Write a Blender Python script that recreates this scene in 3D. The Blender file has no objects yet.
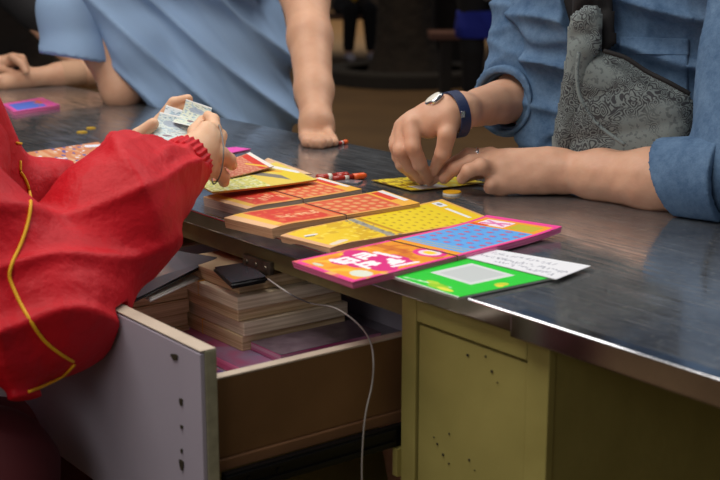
import bpy, bmesh, math, random
import numpy as np
from mathutils import Vector, Matrix

# ---------------------------------------------------------------- camera, world, lights
C = bpy.context.scene.collection
S = bpy.context.scene
FPX = 1290.0; PITCH = math.radians(13.1); ZT = 0.75; CAMZ = 1.13
cam = bpy.data.cameras.new('camera'); camo = bpy.data.objects.new('camera', cam); C.objects.link(camo)
camo.location = (0, 0, CAMZ); camo.rotation_euler = (math.pi/2 - PITCH, 0, 0)
cam.sensor_width = 36; cam.lens = 36*FPX/720; cam.clip_start = 0.05; cam.clip_end = 200
cam.dof.use_dof = True; cam.dof.focus_distance = 1.85; cam.dof.aperture_fstop = 7.1
S.camera = camo
S.view_settings.view_transform = 'Standard'; S.view_settings.look = 'None'
S.view_settings.gamma = 1; S.view_settings.use_curve_mapping = False
S.view_settings.exposure = 0.0
w = bpy.data.worlds.new('world'); S.world = w; w.use_nodes = True
bg = w.node_tree.nodes['Background']; bg.inputs[0].default_value = (0.9, 0.92, 1.0, 1); bg.inputs[1].default_value = 0.10

def area(name, loc, target, sx, sy, power, col):
    l = bpy.data.lights.new(name, 'AREA'); l.shape = 'RECTANGLE'; l.size = sx; l.size_y = sy
    l.energy = power; l.color = col
    o = bpy.data.objects.new(name, l); C.objects.link(o); o.location = loc
    o.rotation_euler = (Vector(target)-Vector(loc)).to_track_quat('-Z', 'Y').to_euler()
    return o
area('ceiling_lamp_light', (-0.9, 1.2, 3.0), (0, 1.9, 0.75), 1.8, 1.2, 44, (1.0, 0.95, 0.88))
area('edge_highlight_light', (-1.0, 2.9, 2.8), (-.2, 2.0, 0.75), 2.6, .5, 26, (1.0, 0.97, 0.93))  # added light that gives the steel edge strips their bright line
area('awning_lamp_light', (1.6, 3.0, 3.2), (0.1, 2.0, 0.75), 1.8, 1.4, 44, (1.0, 0.98, 0.95))
area('street_side_light', (-1.6, -1.6, 2.3), (0.0, 1.6, 0.7), 1.8, 1.4, 20, (1.0, 0.95, 0.9))
sl = bpy.data.lights.new('square_lamp_light', 'SPOT'); sl.energy = 1700; sl.color = (1.0, 0.82, 0.55); sl.spot_size = 1.35; sl.spot_blend = .5; sl.shadow_soft_size = .5
slo = bpy.data.objects.new('square_lamp_light', sl); C.objects.link(slo); slo.location = (0.0, 17.5, 6.0)
sl2 = sl.copy(); sl2.energy = 330; sl2.spot_size = 1.2; slo2 = bpy.data.objects.new('ground_fill_light', sl2); C.objects.link(slo2); slo2.location = (-0.4, 8.6, 5.2)  # second spot is an unseen fill, added to brighten the ground behind the desk

# ---------------------------------------------------------------- placing helpers
CA, SA = math.cos(PITCH), math.sin(PITCH)
def ray(px, py):
    u = (px-360)/FPX; v = (240-py)/FPX
    return Vector((u, CA+v*SA, -SA+v*CA))
def at(px, py, Y):
    r = ray(px, py); return Vector((0, 0, CAMZ)) + r*(Y/r.y)
def onz(px, py, z=ZT):
    r = ray(px, py); return Vector((0, 0, CAMZ)) + r*((z-CAMZ)/r.z)
DA = math.radians(-52.7)
EX = Vector((math.cos(DA), math.sin(DA), 0)); EY = Vector((-EX.y, EX.x, 0)); OO = Vector((0.169, 1.285, 0))
def W(x, y, z): return OO + EX*x + EY*y + Vector((0, 0, z))

def srgb(*c):
    c = [x/255 for x in c]
    return tuple(x/12.92 if x <= .04045 else ((x+.055)/1.055)**2.4 for x in c)

# ---------------------------------------------------------------- materials
def mat(name, col, rough=.6, metal=0., noise=None, bump=None, sss=0., spec=.5, coat=0.):
    """noise=(scale, amount, colour2) ; bump=(scale, strength, dist)"""
    m = bpy.data.materials.new(name); m.use_nodes = True; nt = m.node_tree; N = nt.nodes; L = nt.links
    b = N['Principled BSDF']; b.inputs['Base Color'].default_value = (*col, 1)
    b.inputs['Roughness'].default_value = rough; b.inputs['Metallic'].default_value = metal
    b.inputs['Specular IOR Level'].default_value = spec
    b.inputs['Coat Weight'].default_value = coat
    if sss:
        b.inputs['Subsurface Weight'].default_value = sss
        b.inputs['Subsurface Radius'].default_value = (1, .35, .2); b.inputs['Subsurface Scale'].default_value = .006
    tc = N.new('ShaderNodeTexCoord')
    if noise:
        n = N.new('ShaderNodeTexNoise'); n.inputs['Scale'].default_value = noise[0]; n.inputs['Detail'].default_value = 5
        L.new(tc.outputs['Object'], n.inputs['Vector'])
        r = N.new('ShaderNodeMapRange'); r.inputs[1].default_value = .3; r.inputs[2].default_value = .7
        r.inputs[4].default_value = noise[1]; L.new(n.outputs[0], r.inputs[0])
        mx = N.new('ShaderNodeMix'); mx.data_type = 'RGBA'
        mx.inputs[6].default_value = (*col, 1); mx.inputs[7].default_value = (*noise[2], 1)
        L.new(r.outputs[0], mx.inputs[0]); L.new(mx.outputs[2], b.inputs['Base Color'])
    if bump:
        n = N.new('ShaderNodeTexNoise'); n.inputs['Scale'].default_value = bump[0]; n.inputs['Detail'].default_value = 4
        L.new(tc.outputs['Object'], n.inputs['Vector'])
        bp = N.new('ShaderNodeBump'); bp.inputs['Strength'].default_value = bump[1]; bp.inputs['Distance'].default_value = bump[2]
        L.new(n.outputs[0], bp.inputs['Height']); L.new(bp.outputs[0], b.inputs['Normal'])
    return m

M = {}
M['skin'] = mat('skin', srgb(214, 168, 140), .5, sss=.12, noise=(40, .6, srgb(200, 146, 118)), bump=(260, .35, .0008), spec=.35)
M['skin2'] = mat('skin_tanned', srgb(204, 158, 128), .52, sss=.12, noise=(30, .6, srgb(186, 136, 108)), bump=(240, .3, .0008), spec=.35)
M['skin3'] = mat('skin_light', srgb(226, 186, 152), .5, sss=.12, noise=(40, .5, srgb(214, 164, 130)), bump=(240, .3, .0008), spec=.35)
M['tee'] = mat('blue_jersey', srgb(148, 174, 206), .9, noise=(7, .4, srgb(138, 164, 198)), bump=(500, .25, .0006), spec=.15)
M['red'] = mat('red_nylon', srgb(204, 16, 34), .58, noise=(9, .5, srgb(188, 8, 26)), bump=(26, .55, .012), spec=.3)
M['redpants'] = mat('dark_red_cloth', srgb(74, 8, 16), .8)
M['yellowpipe'] = mat('yellow_piping', srgb(240, 180, 20), .6)
M['black'] = mat('black_cloth', srgb(22, 20, 22), .85, bump=(120, .3, .002))
M['hair'] = mat('dark_hair', srgb(24, 18, 15), .5)
M['navy'] = mat('navy_cloth', srgb(28, 36, 62), .8)
M['blue'] = mat('royal_blue_cloth', srgb(24, 40, 150), .8)
M['greywhite'] = mat('grey_white_cloth', srgb(150, 148, 140), .8)
M['watchsteel'] = mat('watch_steel', srgb(215, 215, 215), .18, metal=1)
M['strap'] = mat('navy_strap', srgb(24, 40, 78), .5, bump=(300, .4, .001))
M['silver'] = mat('silver', srgb(225, 225, 228), .12, metal=1)
M['olive'] = mat('olive_paint', srgb(158, 147, 84), .5, noise=(14, .7, srgb(142, 132, 72)), bump=(60, .2, .002), spec=.4)
M['groove'] = mat('groove_dirt', srgb(46, 40, 22), .8)
M['steel'] = mat('steel_strip', srgb(215, 215, 220), .14, metal=1, noise=(18, .7, srgb(160, 158, 160)), bump=(20, .08, .001))
M['olivewood'] = mat('worn_olive_rail', srgb(112, 100, 62), .6, noise=(30, .7, srgb(84, 74, 44)))
M['drawerwood'] = mat('drawer_brown_wood', srgb(118, 84, 50), .6, noise=(12, .7, srgb(96, 66, 36)))
M['drawergrey'] = mat('lavender_grey_paint', srgb(170, 163, 176), .55, noise=(10, .4, srgb(156, 150, 164)), bump=(40, .1, .002))
M['drawerpale'] = mat('pale_edge', srgb(196, 180, 160), .6, noise=(40, .5, srgb(172, 156, 140)))
M['cream'] = mat('unpainted_edge', srgb(160, 156, 130), .6, noise=(60, .7, srgb(120, 118, 96)))
M['darkmetal'] = mat('black_runner', srgb(26, 26, 28), .4, metal=.6)
M['brass'] = mat('dull_steel_latch', srgb(120, 110, 95), .4, metal=.8, noise=(60, .8, srgb(70, 60, 48)))
M['cable'] = mat('grey_white_cable', srgb(150, 144, 140), .5)
M['band'] = mat('rubber_band', srgb(110, 78, 60), .6)
M['greyband'] = mat('grey_rubber_band', srgb(120, 116, 116), .5)
M['phone'] = mat('black_plastic', srgb(16, 16, 18), .35)
M['phoneglass'] = mat('dark_glass', srgb(70, 70, 78), .08, spec=.8)
M['clearfilm'] = mat('grey_glossy_screen', srgb(120, 120, 128), .1, spec=.8)
M['goldcoin'] = mat('gold_coin', srgb(225, 180, 40), .3, metal=.5)
M['whiteplastic'] = mat('white_plastic', srgb(225, 222, 210), .4)
M['redplastic'] = mat('red_plastic', srgb(170, 40, 26), .3)
M['orangeplastic'] = mat('orange_plastic', srgb(238, 96, 30), .35)
M['trunk'] = mat('dark_bark', srgb(42, 32, 26), .9, noise=(6, .8, srgb(26, 20, 17)), bump=(12, .8, .03))
M['benchwood'] = mat('bench_wood', srgb(120, 84, 56), .6, noise=(8, .7, srgb(90, 60, 38)))
M['benchred'] = mat('reddish_wood', srgb(96, 62, 52), .7)
M['darkstone'] = mat('dark_stone', srgb(42, 38, 36), .9, bump=(10, .5, .01))
M['shoe'] = mat('pale_shoe', srgb(205, 196, 205), .6)
M['yellowcloth'] = mat('yellow_cloth', srgb(235, 180, 50), .8)
M['wall'] = mat('dark_wall', srgb(34, 28, 24), .9, noise=(1.5, .8, srgb(20, 17, 15)))
M['ground'] = mat('brown_paving', srgb(112, 84, 50), .75, noise=(2.2, .8, srgb(90, 66, 38)), bump=(20, .3, .01))
M['packpaper'] = None

def m_top():
    m = mat('worn_metal_top', srgb(150, 152, 158), .13, metal=.8); nt = m.node_tree; N = nt.nodes; L = nt.links
    b = N['Principled BSDF']; tc = N.new('ShaderNodeTexCoord')
    n = N.new('ShaderNodeTexNoise'); n.inputs['Scale'].default_value = 6; n.inputs['Detail'].default_value = 8; n.inputs['Roughness'].default_value = .7
    L.new(tc.outputs['Object'], n.inputs[0])
    cr = N.new('ShaderNodeValToRGB'); e = cr.color_ramp.elements
    e[0].position = .32; e[0].color = (*srgb(112, 114, 120), 1); e[1].position = .7; e[1].color = (*srgb(168, 170, 172), 1)
    L.new(n.outputs[0], cr.inputs[0])
    # fine speckle of dust and wear
    n2 = N.new('ShaderNodeTexNoise'); n2.inputs['Scale'].default_value = 170; n2.inputs['Detail'].default_value = 3
    L.new(tc.outputs['Object'], n2.inputs[0])
    r2 = N.new('ShaderNodeMapRange'); r2.inputs[1].default_value = .60; r2.inputs[2].default_value = .68; r2.inputs[4].default_value = .6
    L.new(n2.outputs[0], r2.inputs[0])
    mx = N.new('ShaderNodeMix'); mx.data_type = 'RGBA'; mx.inputs[7].default_value = (*srgb(190, 188, 180), 1)
    L.new(r2.outputs[0], mx.inputs[0]); L.new(cr.outputs[0], mx.inputs[6]); L.new(mx.outputs[2], b.inputs['Base Color'])
    # scratches: stretched noise in roughness
    mp = N.new('ShaderNodeMapping'); mp.inputs['Scale'].default_value = (5, 60, 5); mp.inputs['Rotation'].default_value = (0, 0, .5)
    L.new(tc.outputs['Object'], mp.inputs[0])
    n3 = N.new('ShaderNodeTexNoise'); n3.inputs['Scale'].default_value = 3; n3.inputs['Detail'].default_value = 4; L.new(mp.outputs[0], n3.inputs[0])
    r3 = N.new('ShaderNodeMapRange'); r3.inputs[1].default_value = .35; r3.inputs[2].default_value = .65; r3.inputs[3].default_value = .05; r3.inputs[4].default_value = .26; L.new(n3.outputs[0], r3.inputs[0])
    L.new(r3.outputs[0], b.inputs['Roughness'])
    n4 = N.new('ShaderNodeTexNoise'); n4.inputs['Scale'].default_value = 5; n4.inputs['Detail'].default_value = 2
    L.new(tc.outputs['Object'], n4.inputs[0])
    bp = N.new('ShaderNodeBump'); bp.inputs['Strength'].default_value = .35; bp.inputs['Distance'].default_value = .004
    L.new(n4.outputs[0], bp.inputs['Height']); L.new(bp.outputs[0], b.inputs['Normal'])
    return m
M['top'] = m_top()

def m_attr(name, rough=.35, coat=0.):
    m = mat(name, (1, 1, 1), rough, coat=coat); N = m.node_tree.nodes
    a = N.new('ShaderNodeAttribute'); a.attribute_name = 'print'
    m.node_tree.links.new(a.outputs['Color'], N['Principled BSDF'].inputs['Base Color']); return m
M['print'] = m_attr('printed_card', .45)

def m_sheets(name, c1, c2, scale=900):
    m = mat(name, c1, .7); nt = m.node_tree; N = nt.nodes; L = nt.links; tc = N.new('ShaderNodeTexCoord')
    mp = N.new('ShaderNodeMapping'); mp.inputs['Scale'].default_value = (8, 8, scale); L.new(tc.outputs['Object'], mp.inputs[0])
    n = N.new('ShaderNodeTexNoise'); n.inputs['Scale'].default_value = 1; n.inputs['Detail'].default_value = 2; L.new(mp.outputs[0], n.inputs[0])
    r = N.new('ShaderNodeMapRange'); r.inputs[1].default_value = .35; r.inputs[2].default_value = .65; L.new(n.outputs[0], r.inputs[0])
    mx = N.new('ShaderNodeMix'); mx.data_type = 'RGBA'; mx.inputs[6].default_value = (*c1, 1); mx.inputs[7].default_value = (*c2, 1)
    L.new(r.outputs[0], mx.inputs[0]); L.new(mx.outputs[2], N['Principled BSDF'].inputs['Base Color']); return m
M['sheet_tan'] = m_sheets('tan_sheet_edges', srgb(226, 186, 146), srgb(186, 138, 100))
M['sheet_grey'] = m_sheets('greyish_sheet_edges', srgb(214, 196, 176), srgb(170, 150, 136))
M['sheet_pink'] = m_sheets('pink_sheet_edges', srgb(252, 140, 190), srgb(228, 84, 146))
M['sheet_yellow'] = m_sheets('yellow_sheet_edges', srgb(228, 200, 90), srgb(206, 120, 60))
M['sheet_cream'] = m_sheets('cream_sheet_edges', srgb(236, 220, 196), srgb(200, 180, 150), 500)
M['sheet_brown'] = m_sheets('brown_sheet_edges', srgb(230, 206, 166), srgb(190, 160, 118), 500)
M['sheet_mag'] = m_sheets('magenta_sheet_edges', srgb(170, 50, 110), srgb(190, 150, 170), 700)
M['board'] = mat('white_board_edge', srgb(225, 225, 220), .4)

def m_denim():
    m = mat('washed_denim', srgb(84, 122, 170), .85, bump=(420, .4, .001), spec=.2); nt = m.node_tree; N = nt.nodes; L = nt.links
    b = N['Principled BSDF']; tc = N.new('ShaderNodeTexCoord')
    n = N.new('ShaderNodeTexNoise'); n.inputs['Scale'].default_value = 22; n.inputs['Detail'].default_value = 10; n.inputs['Roughness'].default_value = .85
    L.new(tc.outputs['Object'], n.inputs[0]); cr = N.new('ShaderNodeValToRGB'); e = cr.color_ramp.elements
    e[0].position = .3; e[0].color = (*srgb(52, 80, 114), 1); e[1].position = .72; e[1].color = (*srgb(110, 138, 168), 1)
    L.new(n.outputs[0], cr.inputs[0]); L.new(cr.outputs[0], b.inputs['Base Color']); return m
M['denim'] = m_denim()

def m_paisley():
    m = mat('grey_paisley_cloth', srgb(110, 122, 124), .85, spec=.2); nt = m.node_tree; N = nt.nodes; L = nt.links
    b = N['Principled BSDF']; tc = N.new('ShaderNodeTexCoord')
    nz = N.new('ShaderNodeTexNoise'); nz.inputs['Scale'].default_value = 18; L.new(tc.outputs['Object'], nz.inputs[0])
    add = N.new('ShaderNodeMixRGB'); add.blend_type = 'ADD'; add.inputs[0].default_value = .06
    L.new(tc.outputs['Object'], add.inputs[1]); L.new(nz.outputs[1], add.inputs[2])
    v = N.new('ShaderNodeTexVoronoi'); v.inputs['Scale'].default_value = 85; L.new(add.outputs[0], v.inputs['Vector'])
    s = N.new('ShaderNodeMath'); s.operation = 'MULTIPLY'; s.inputs[1].default_value = 26; L.new(v.outputs['Distance'], s.inputs[0])
    sn = N.new('ShaderNodeMath'); sn.operation = 'SINE'; L.new(s.outputs[0], sn.inputs[0])
    n2 = N.new('ShaderNodeTexNoise'); n2.inputs['Scale'].default_value = 13; n2.inputs['Detail'].default_value = 1; L.new(tc.outputs['Object'], n2.inputs[0])
    r2 = N.new('ShaderNodeMapRange'); r2.inputs[1].default_value = .44; r2.inputs[2].default_value = .5; L.new(n2.outputs[0], r2.inputs[0])
    r1 = N.new('ShaderNodeMapRange'); r1.inputs[1].default_value = -.1; r1.inputs[2].default_value = .3; L.new(sn.outputs[0], r1.inputs[0])
    mu = N.new('ShaderNodeMath'); mu.operation = 'MULTIPLY'; L.new(r1.outputs[0], mu.inputs[0]); L.new(r2.outputs[0], mu.inputs[1])
    n3 = N.new('ShaderNodeTexNoise'); n3.inputs['Scale'].default_value = 150; L.new(tc.outputs['Object'], n3.inputs[0])
    r3 = N.new('ShaderNodeMapRange'); r3.inputs[1].default_value = .55; r3.inputs[2].default_value = .62; r3.inputs[4].default_value = .5; L.new(n3.outputs[0], r3.inputs[0])
    mxx = N.new('ShaderNodeMath'); mxx.operation = 'MAXIMUM'; L.new(mu.outputs[0], mxx.inputs[0]); L.new(r3.outputs[0], mxx.inputs[1])
    mx = N.new('ShaderNodeMix'); mx.data_type = 'RGBA'; mx.inputs[6].default_value = (*srgb(122, 132, 132), 1); mx.inputs[7].default_value = (*srgb(66, 68, 72), 1)
    L.new(mxx.outputs[0], mx.inputs[0]); L.new(mx.outputs[2], b.inputs['Base Color']); return m
M['paisley'] = m_paisley()

# ---------------------------------------------------------------- object helpers
def tag(o, label=None, cat=None, group=None, kind=None):
    if label: o['label'] = label
    if cat: o['category'] = cat
    if group: o['group'] = group
    if kind: o['kind'] = kind
    return o
def empty(name, loc=(0, 0, 0), rz=0):
    o = bpy.data.objects.new(name, None); C.objects.link(o); o.location = loc; o.rotation_euler = (0, 0, rz); return o
def link(name, me, m, parent=None, smooth=False):
    o = bpy.data.objects.new(name, me); C.objects.link(o)
    if m: me.materials.append(m)
    if smooth:
        me.polygons.foreach_set('use_smooth', np.ones(len(me.polygons), bool))
    if parent: o.parent = parent
    return o
def meshobj(name, V, Fc, m, parent=None, smooth=False, rel=True):
    """V in world coordinates; made relative to the (unrotated or rotated) parent."""
    me = bpy.data.meshes.new(name)
    if parent is not None and rel:
        inv = (Matrix.Translation(parent.location) @ parent.rotation_euler.to_matrix().to_4x4()).inverted()
        V = [inv @ Vector(v) for v in V]
    me.from_pydata([tuple(v) for v in V], [], [tuple(f) for f in Fc]); me.update()
    return link(name, me, m, parent, smooth)

class MB:
    def __init__(s): s.bm = bmesh.new()
    def box(s, x0, x1, y0, y1, z0, z1, bev=0., seg=2):
        b = bmesh.new(); bmesh.ops.create_cube(b, size=1)
        for v in b.verts: v.co = Vector(((x0+x1)/2+v.co.x*(x1-x0), (y0+y1)/2+v.co.y*(y1-y0), (z0+z1)/2+v.co.z*(z1-z0)))
        if bev: bmesh.ops.bevel(b, geom=b.edges[:]+b.verts[:], offset=bev, segments=seg, affect='EDGES', profile=.6)
        s._add(b); return s
    def prism(s, pts, z0, z1, bev=0.):
        b = bmesh.new(); vs = [b.verts.new((p[0], p[1], z0)) for p in pts]; f = b.faces.new(vs)
        r = bmesh.ops.extrude_face_region(b, geom=[f])
        for v in r['geom']:
            if isinstance(v, bmesh.types.BMVert): v.co.z = z1
        bmesh.ops.recalc_face_normals(b, faces=b.faces[:])
        if bev: bmesh.ops.bevel(b, geom=b.edges[:]+b.verts[:], offset=bev, segments=2, affect='EDGES')
        s._add(b); return s
    def tube(s, pts, r, n=8, closed=False):
        b = bmesh.new(); pts = [Vector(p) for p in pts]; k = len(pts); rings = []
        rr = r if isinstance(r, (list, tuple)) else [r]*k
        up = Vector((0, 0, 1)); prev = None
        for i, p in enumerate(pts):
            a = pts[(i-1) % k] if (closed or i > 0) else p; c = pts[(i+1) % k] if (closed or i < k-1) else p
            t = (c-a).normalized()
            if prev is None: q = t.cross(up if abs(t.z) < .9 else Vector((1, 0, 0))).normalized()
            else: q = (prev-t*prev.dot(t)).normalized()
            prev = q; h = t.cross(q)
            rings.append([b.verts.new(p+(q*math.cos(2*math.pi*j/n)+h*math.sin(2*math.pi*j/n))*rr[i]) for j in range(n)])
        for i in range(k if closed else k-1):
            A, B = rings[i], rings[(i+1) % k]
            for j in range(n): b.faces.new((A[j], A[(j+1) % n], B[(j+1) % n], B[j]))
        if not closed:
            b.faces.new(rings[0][::-1]); b.faces.new(rings[-1])
        bmesh.ops.recalc_face_normals(b, faces=b.faces[:])
        s._add(b); return s
    def lathe(s, prof, n=32, mtx=None):
        b = bmesh.new(); rings = []
        for r, z in prof:
            rings.append([b.verts.new((r*math.cos(2*math.pi*j/n), r*math.sin(2*math.pi*j/n), z)) for j in range(n)] if r > 1e-6 else [b.verts.new((0, 0, z))])
        for A, B in zip(rings, rings[1:]):
            for j in range(n):
                if len(A) == 1 and len(B) == 1: continue
                if len(A) == 1: b.faces.new((A[0], B[j], B[(j+1) % n]))
                elif len(B) == 1: b.faces.new((A[j], A[(j+1) % n], B[0]))
                else: b.faces.new((A[j], A[(j+1) % n], B[(j+1) % n], B[j]))
        bmesh.ops.recalc_face_normals(b, faces=b.faces[:])
        if mtx is not None: bmesh.ops.transform(b, matrix=mtx, verts=b.verts[:])
        s._add(b); return s
    def _add(s, b):
        me = bpy.data.meshes.new('t'); b.to_mesh(me); b.free(); s.bm.from_mesh(me); bpy.data.meshes.remove(me)
    def xf(s, mtx): bmesh.ops.transform(s.bm, matrix=mtx, verts=s.bm.verts[:]); return s
    def build(s, name, m, parent=None, smooth=False):
        me = bpy.data.meshes.new(name); s.bm.to_mesh(me); s.bm.free(); return link(name, me, m, parent, smooth)
def smooth_path(pts, n=8):
    P = [Vector(p) for p in pts]; out = []
    for i in range(len(P)-1):
        p0 = P[max(i-1, 0)]; p1 = P[i]; p2 = P[i+1]; p3 = P[min(i+2, len(P)-1)]
        for k in range(n):
            t = k/n
            out.append(.5*((2*p1)+(p2-p0)*t+(2*p0-5*p1+4*p2-p3)*t*t+(-p0+3*p1-3*p2+p3)*t**3))
    out.append(P[-1]); return out

# ---------------------------------------------------------------- implicit surfaces (bodies and clothes)
class Prim:
    def __init__(s, a, b, ra, rb, flat=None, fs=1.):
        s.a = np.array(a, float); s.b = np.array(b, float); s.ra = ra; s.rb = rb
        s.flat = None if flat is None else np.array(Vector(flat).normalized(), float); s.fs = fs
    def d(s, P):
        ab = s.b-s.a; L2 = ab@ab
        t = np.clip(((P-s.a)@ab)/L2, 0, 1) if L2 > 1e-12 else np.zeros(len(P))
        q = P-s.a-t[:, None]*ab; d2 = np.einsum('ij,ij->i', q, q); r = s.ra+(s.rb-s.ra)*t
        if s.flat is not None:
            c = q@s.flat; dd = np.sqrt(d2+(1/s.fs**2-1)*c*c); l = np.sqrt(d2)
            # scale back to a distance-like value
            g = np.where(dd > 1e-9, l/np.maximum(dd, 1e-9), s.fs)
            return (dd-r)*np.clip(g, min(s.fs, 1), 1)
        return np.sqrt(d2)-r
def chain(pts, rad, flat=None, fs=1.):
    return [Prim(pts[i], pts[i+1], rad[i], rad[i+1], flat, fs) for i in range(len(pts)-1)]
def smin(a, b, k):
    h = np.maximum(k-np.abs(a-b), 0)/k; return np.minimum(a, b)-h*h*k*.25

class Solid:
    def __init__(s, base, k=.02, fingers=(), kf=.006, disp=None, amp=0., cuts=(), subs=(), boxes=(), keep=None):
        s.base = base; s.k = k; s.fingers = fingers; s.kf = kf; s.disp = disp; s.amp = amp; s.cuts = cuts; s.subs = subs; s.boxes = boxes; s.keep = keep
    def relevant(s, c, R):
        out = []
        allp = [(p, p.d(c[None])[0]) for p in s.base] ; m = min(v for _, v in allp)
        base = [p for p, v in allp if v-R < m+R+s.k*2]
        fs = []
        for f in s.fingers:
            if min(p.d(c[None])[0] for p in f) < R*1.2+.02: fs.append(f)
        return base, fs
    def ev(s, P, base=None, fs=None):
        base = s.base if base is None else base; fs = s.fingers if fs is None else fs
        d = base[0].d(P)
        for p in base[1:]: d = smin(d, p.d(P), s.k)
        if fs:
            b0 = d
            for f in fs:
                df = f[0].d(P)
                for p in f[1:]: df = smin(df, p.d(P), .004)
                d = np.minimum(d, smin(b0, df, s.kf))
        if s.disp is not None: d = d+s.disp(P)
        for pt, n in s.cuts: d = np.maximum(d, (P-np.array(pt))@np.array(n))
        if s.keep is not None: d = np.maximum(d, s.keep(P))
        for p in s.subs: d = np.maximum(d, -p.d(P))
        return d
    def mesh(s, name, h, m, parent=None, N=14):
        allp = list(s.base)+[p for f in s.fingers for p in f]
        lo = np.min([np.minimum(p.a, p.b)-max(p.ra, p.rb) for p in allp], 0)-s.amp-.02
        hi = np.max([np.maximum(p.a, p.b)+max(p.ra, p.rb) for p in allp], 0)+s.amp+.02
        B = h*N; nb = np.ceil((hi-lo)/B).astype(int)
        g = np.stack(np.meshgrid(*[np.arange(n) for n in nb], indexing='ij'), -1).reshape(-1, 3)
        cen = lo+(g+.5)*B; R = B*.87
        sub = None
        # conservative cull on the uncut, undisplaced field
        sv = (s.disp, s.cuts, s.subs, s.keep); s.disp = None; s.cuts = (); s.subs = (); s.keep = None
        dc = s.ev(cen); s.disp, s.cuts, s.subs, s.keep = sv
        act = g[(np.abs(dc) < R*1.7+s.amp)] if not (s.cuts or s.subs or s.keep) else g[(dc < R*1.7+s.amp)]
        ar = np.arange(N+1); loc = np.stack(np.meshgrid(ar, ar, ar, indexing='ij'), -1).reshape(-1, 3)
        BIG = 1 << 20
        keys = []; pos = []; quads = []
        def key(c): return (c[:, 0]*BIG+c[:, 1])*BIG+c[:, 2]
        corners = [(0,0,0),(1,0,0),(0,1,0),(1,1,0),(0,0,1),(1,0,1),(0,1,1),(1,1,1)]
        edges = [(0,1),(2,3),(4,5),(6,7),(0,2),(1,3),(4,6),(5,7),(0,4),(1,5),(2,6),(3,7)]
        for bidx in act:
            org = bidx*N; P = lo+(org+loc)*h
            base, fs = s.relevant(lo+(bidx+.5)*B, R)
            D = s.ev(P, base, fs).reshape(N+1, N+1, N+1)
            I = D < 0
            if I.all() or not I.any(): continue
            cv = [D[a:a+N, b:b+N, c:c+N] for a, b, c in corners]
            ci = [I[a:a+N, b:b+N, c:c+N] for a, b, c in corners]
            cnt = sum(x.astype(int) for x in ci); mk = (cnt > 0) & (cnt < 8)
            idx = np.argwhere(mk)
            vals = [x[mk] for x in cv]; acc = np.zeros((len(idx), 3)); n = np.zeros(len(idx))
            for a, b in edges:
                va, vb = vals[a], vals[b]; x = (va < 0) != (vb < 0)
                t = np.where(x, va/np.where(x, va-vb, 1), 0)
                ca = np.array(corners[a]); cb = np.array(corners[b])
                acc += np.where(x[:, None], ca+(cb-ca)*t[:, None], 0); n += x
            keys.append(key(idx+org)); pos.append(lo+(idx+org+acc/n[:, None])*h)
            for ax in range(3):
                sl0 = [slice(0, N)]*3; sl1 = list(sl0); sl1[ax] = slice(1, N+1)
                A = I[tuple(sl0)]; Bb = I[tuple(sl1)]; e = np.argwhere(A != Bb)
                if not len(e): continue
                ins = A[A != Bb]; e = e+org; u = [0, 0, 0]; v = [0, 0, 0]; u[(ax+1) % 3] = 1; v[(ax+2) % 3] = 1
                q = np.stack([key(e), key(e-u), key(e-u-np.array(v)), key(e-v)], 1)
                q[~ins] = q[~ins][:, ::-1]; quads.append(q)
        keys = np.concatenate(keys); pos = np.concatenate(pos); quads = np.concatenate(quads)
        o = np.argsort(keys); keys = keys[o]; pos = pos[o]
        ii = np.searchsorted(keys, quads); ii = np.minimum(ii, len(keys)-1); ok = (keys[ii] == quads).all(1); ii = ii[ok]
        me = bpy.data.meshes.new(name); me.vertices.add(len(pos)); 
        if parent is not None:
            pos = pos-np.array(parent.location)
        me.vertices.foreach_set('co', pos.astype(np.float32).ravel())
        me.loops.add(ii.size); me.loops.foreach_set('vertex_index', ii.ravel().astype(np.int32))
        me.polygons.add(len(ii)); me.polygons.foreach_set('loop_start', np.arange(0, ii.size, 4, dtype=np.int32))
        me.polygons.foreach_set('loop_total', np.full(len(ii), 4, np.int32)); me.update(calc_edges=True); me.validate()
        return link(name, me, m, parent, True)

rg = np.random.RandomState(5)
def noise_fn(freq, seed, n=7):
    r = np.random.RandomState(seed); K = r.normal(size=(n, 3)); K /= np.linalg.norm(K, axis=1)[:, None]
    K *= freq*(.6+.8*r.rand(n, 1)); ph = r.rand(n)*6.28
    def f(P): return np.sin(P@K.T+ph).sum(1)/math.sqrt(n)
    return f
def folds(direction, freq, amp, seed, warp=.9, wf=9):
    """creased ridges running across `direction`, fading in and out"""
    d = np.array(Vector(direction).normalized()); w1 = noise_fn(wf, seed); w2 = noise_fn(wf*2.4, seed+1); w3 = noise_fn(wf*.8, seed+2)
    def f(P):
        s = np.sqrt(np.sin((P@d)*freq*.5+warp*w1(P)*1.6+.45*w2(P))**2+.022); g = np.clip(.25+.7*w3(P), 0, 1.2)
        return -amp*g*((1-s)**2*2.4-.6)
    return f
def addf(*fs): return lambda P: sum(f(P) for f in fs)

def head_prims(c, face, r=.082):
    """skull, jaw, nose, brow and ears around centre c, looking along `face`"""
    c = Vector(c); f = Vector(face).normalized(); up = Vector((0, 0, 1)); s = f.cross(up).normalized()
    P = [Prim(c-f*.012, c+f*.012+up*.01, r, r*.96), Prim(c+up*-.03+f*.02, c+up*-.085+f*.05, r*.74, .036),
         Prim(c+f*.085+up*-.005, c+f*.104+up*-.035, .010, .014), Prim(c+f*.083+up*-.064-s*.018, c+f*.083+up*-.064+s*.018, .008, .008)]
    for q in (-1, 1): P += [Prim(c+s*q*(r-.002)+up*.01, c+s*q*(r+.004)-up*.03, .014, .009), Prim(c+f*.07+s*q*.018+up*.02, c+f*.066+s*q*.045+up*.022, .010, .008)]
    return P

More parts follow.
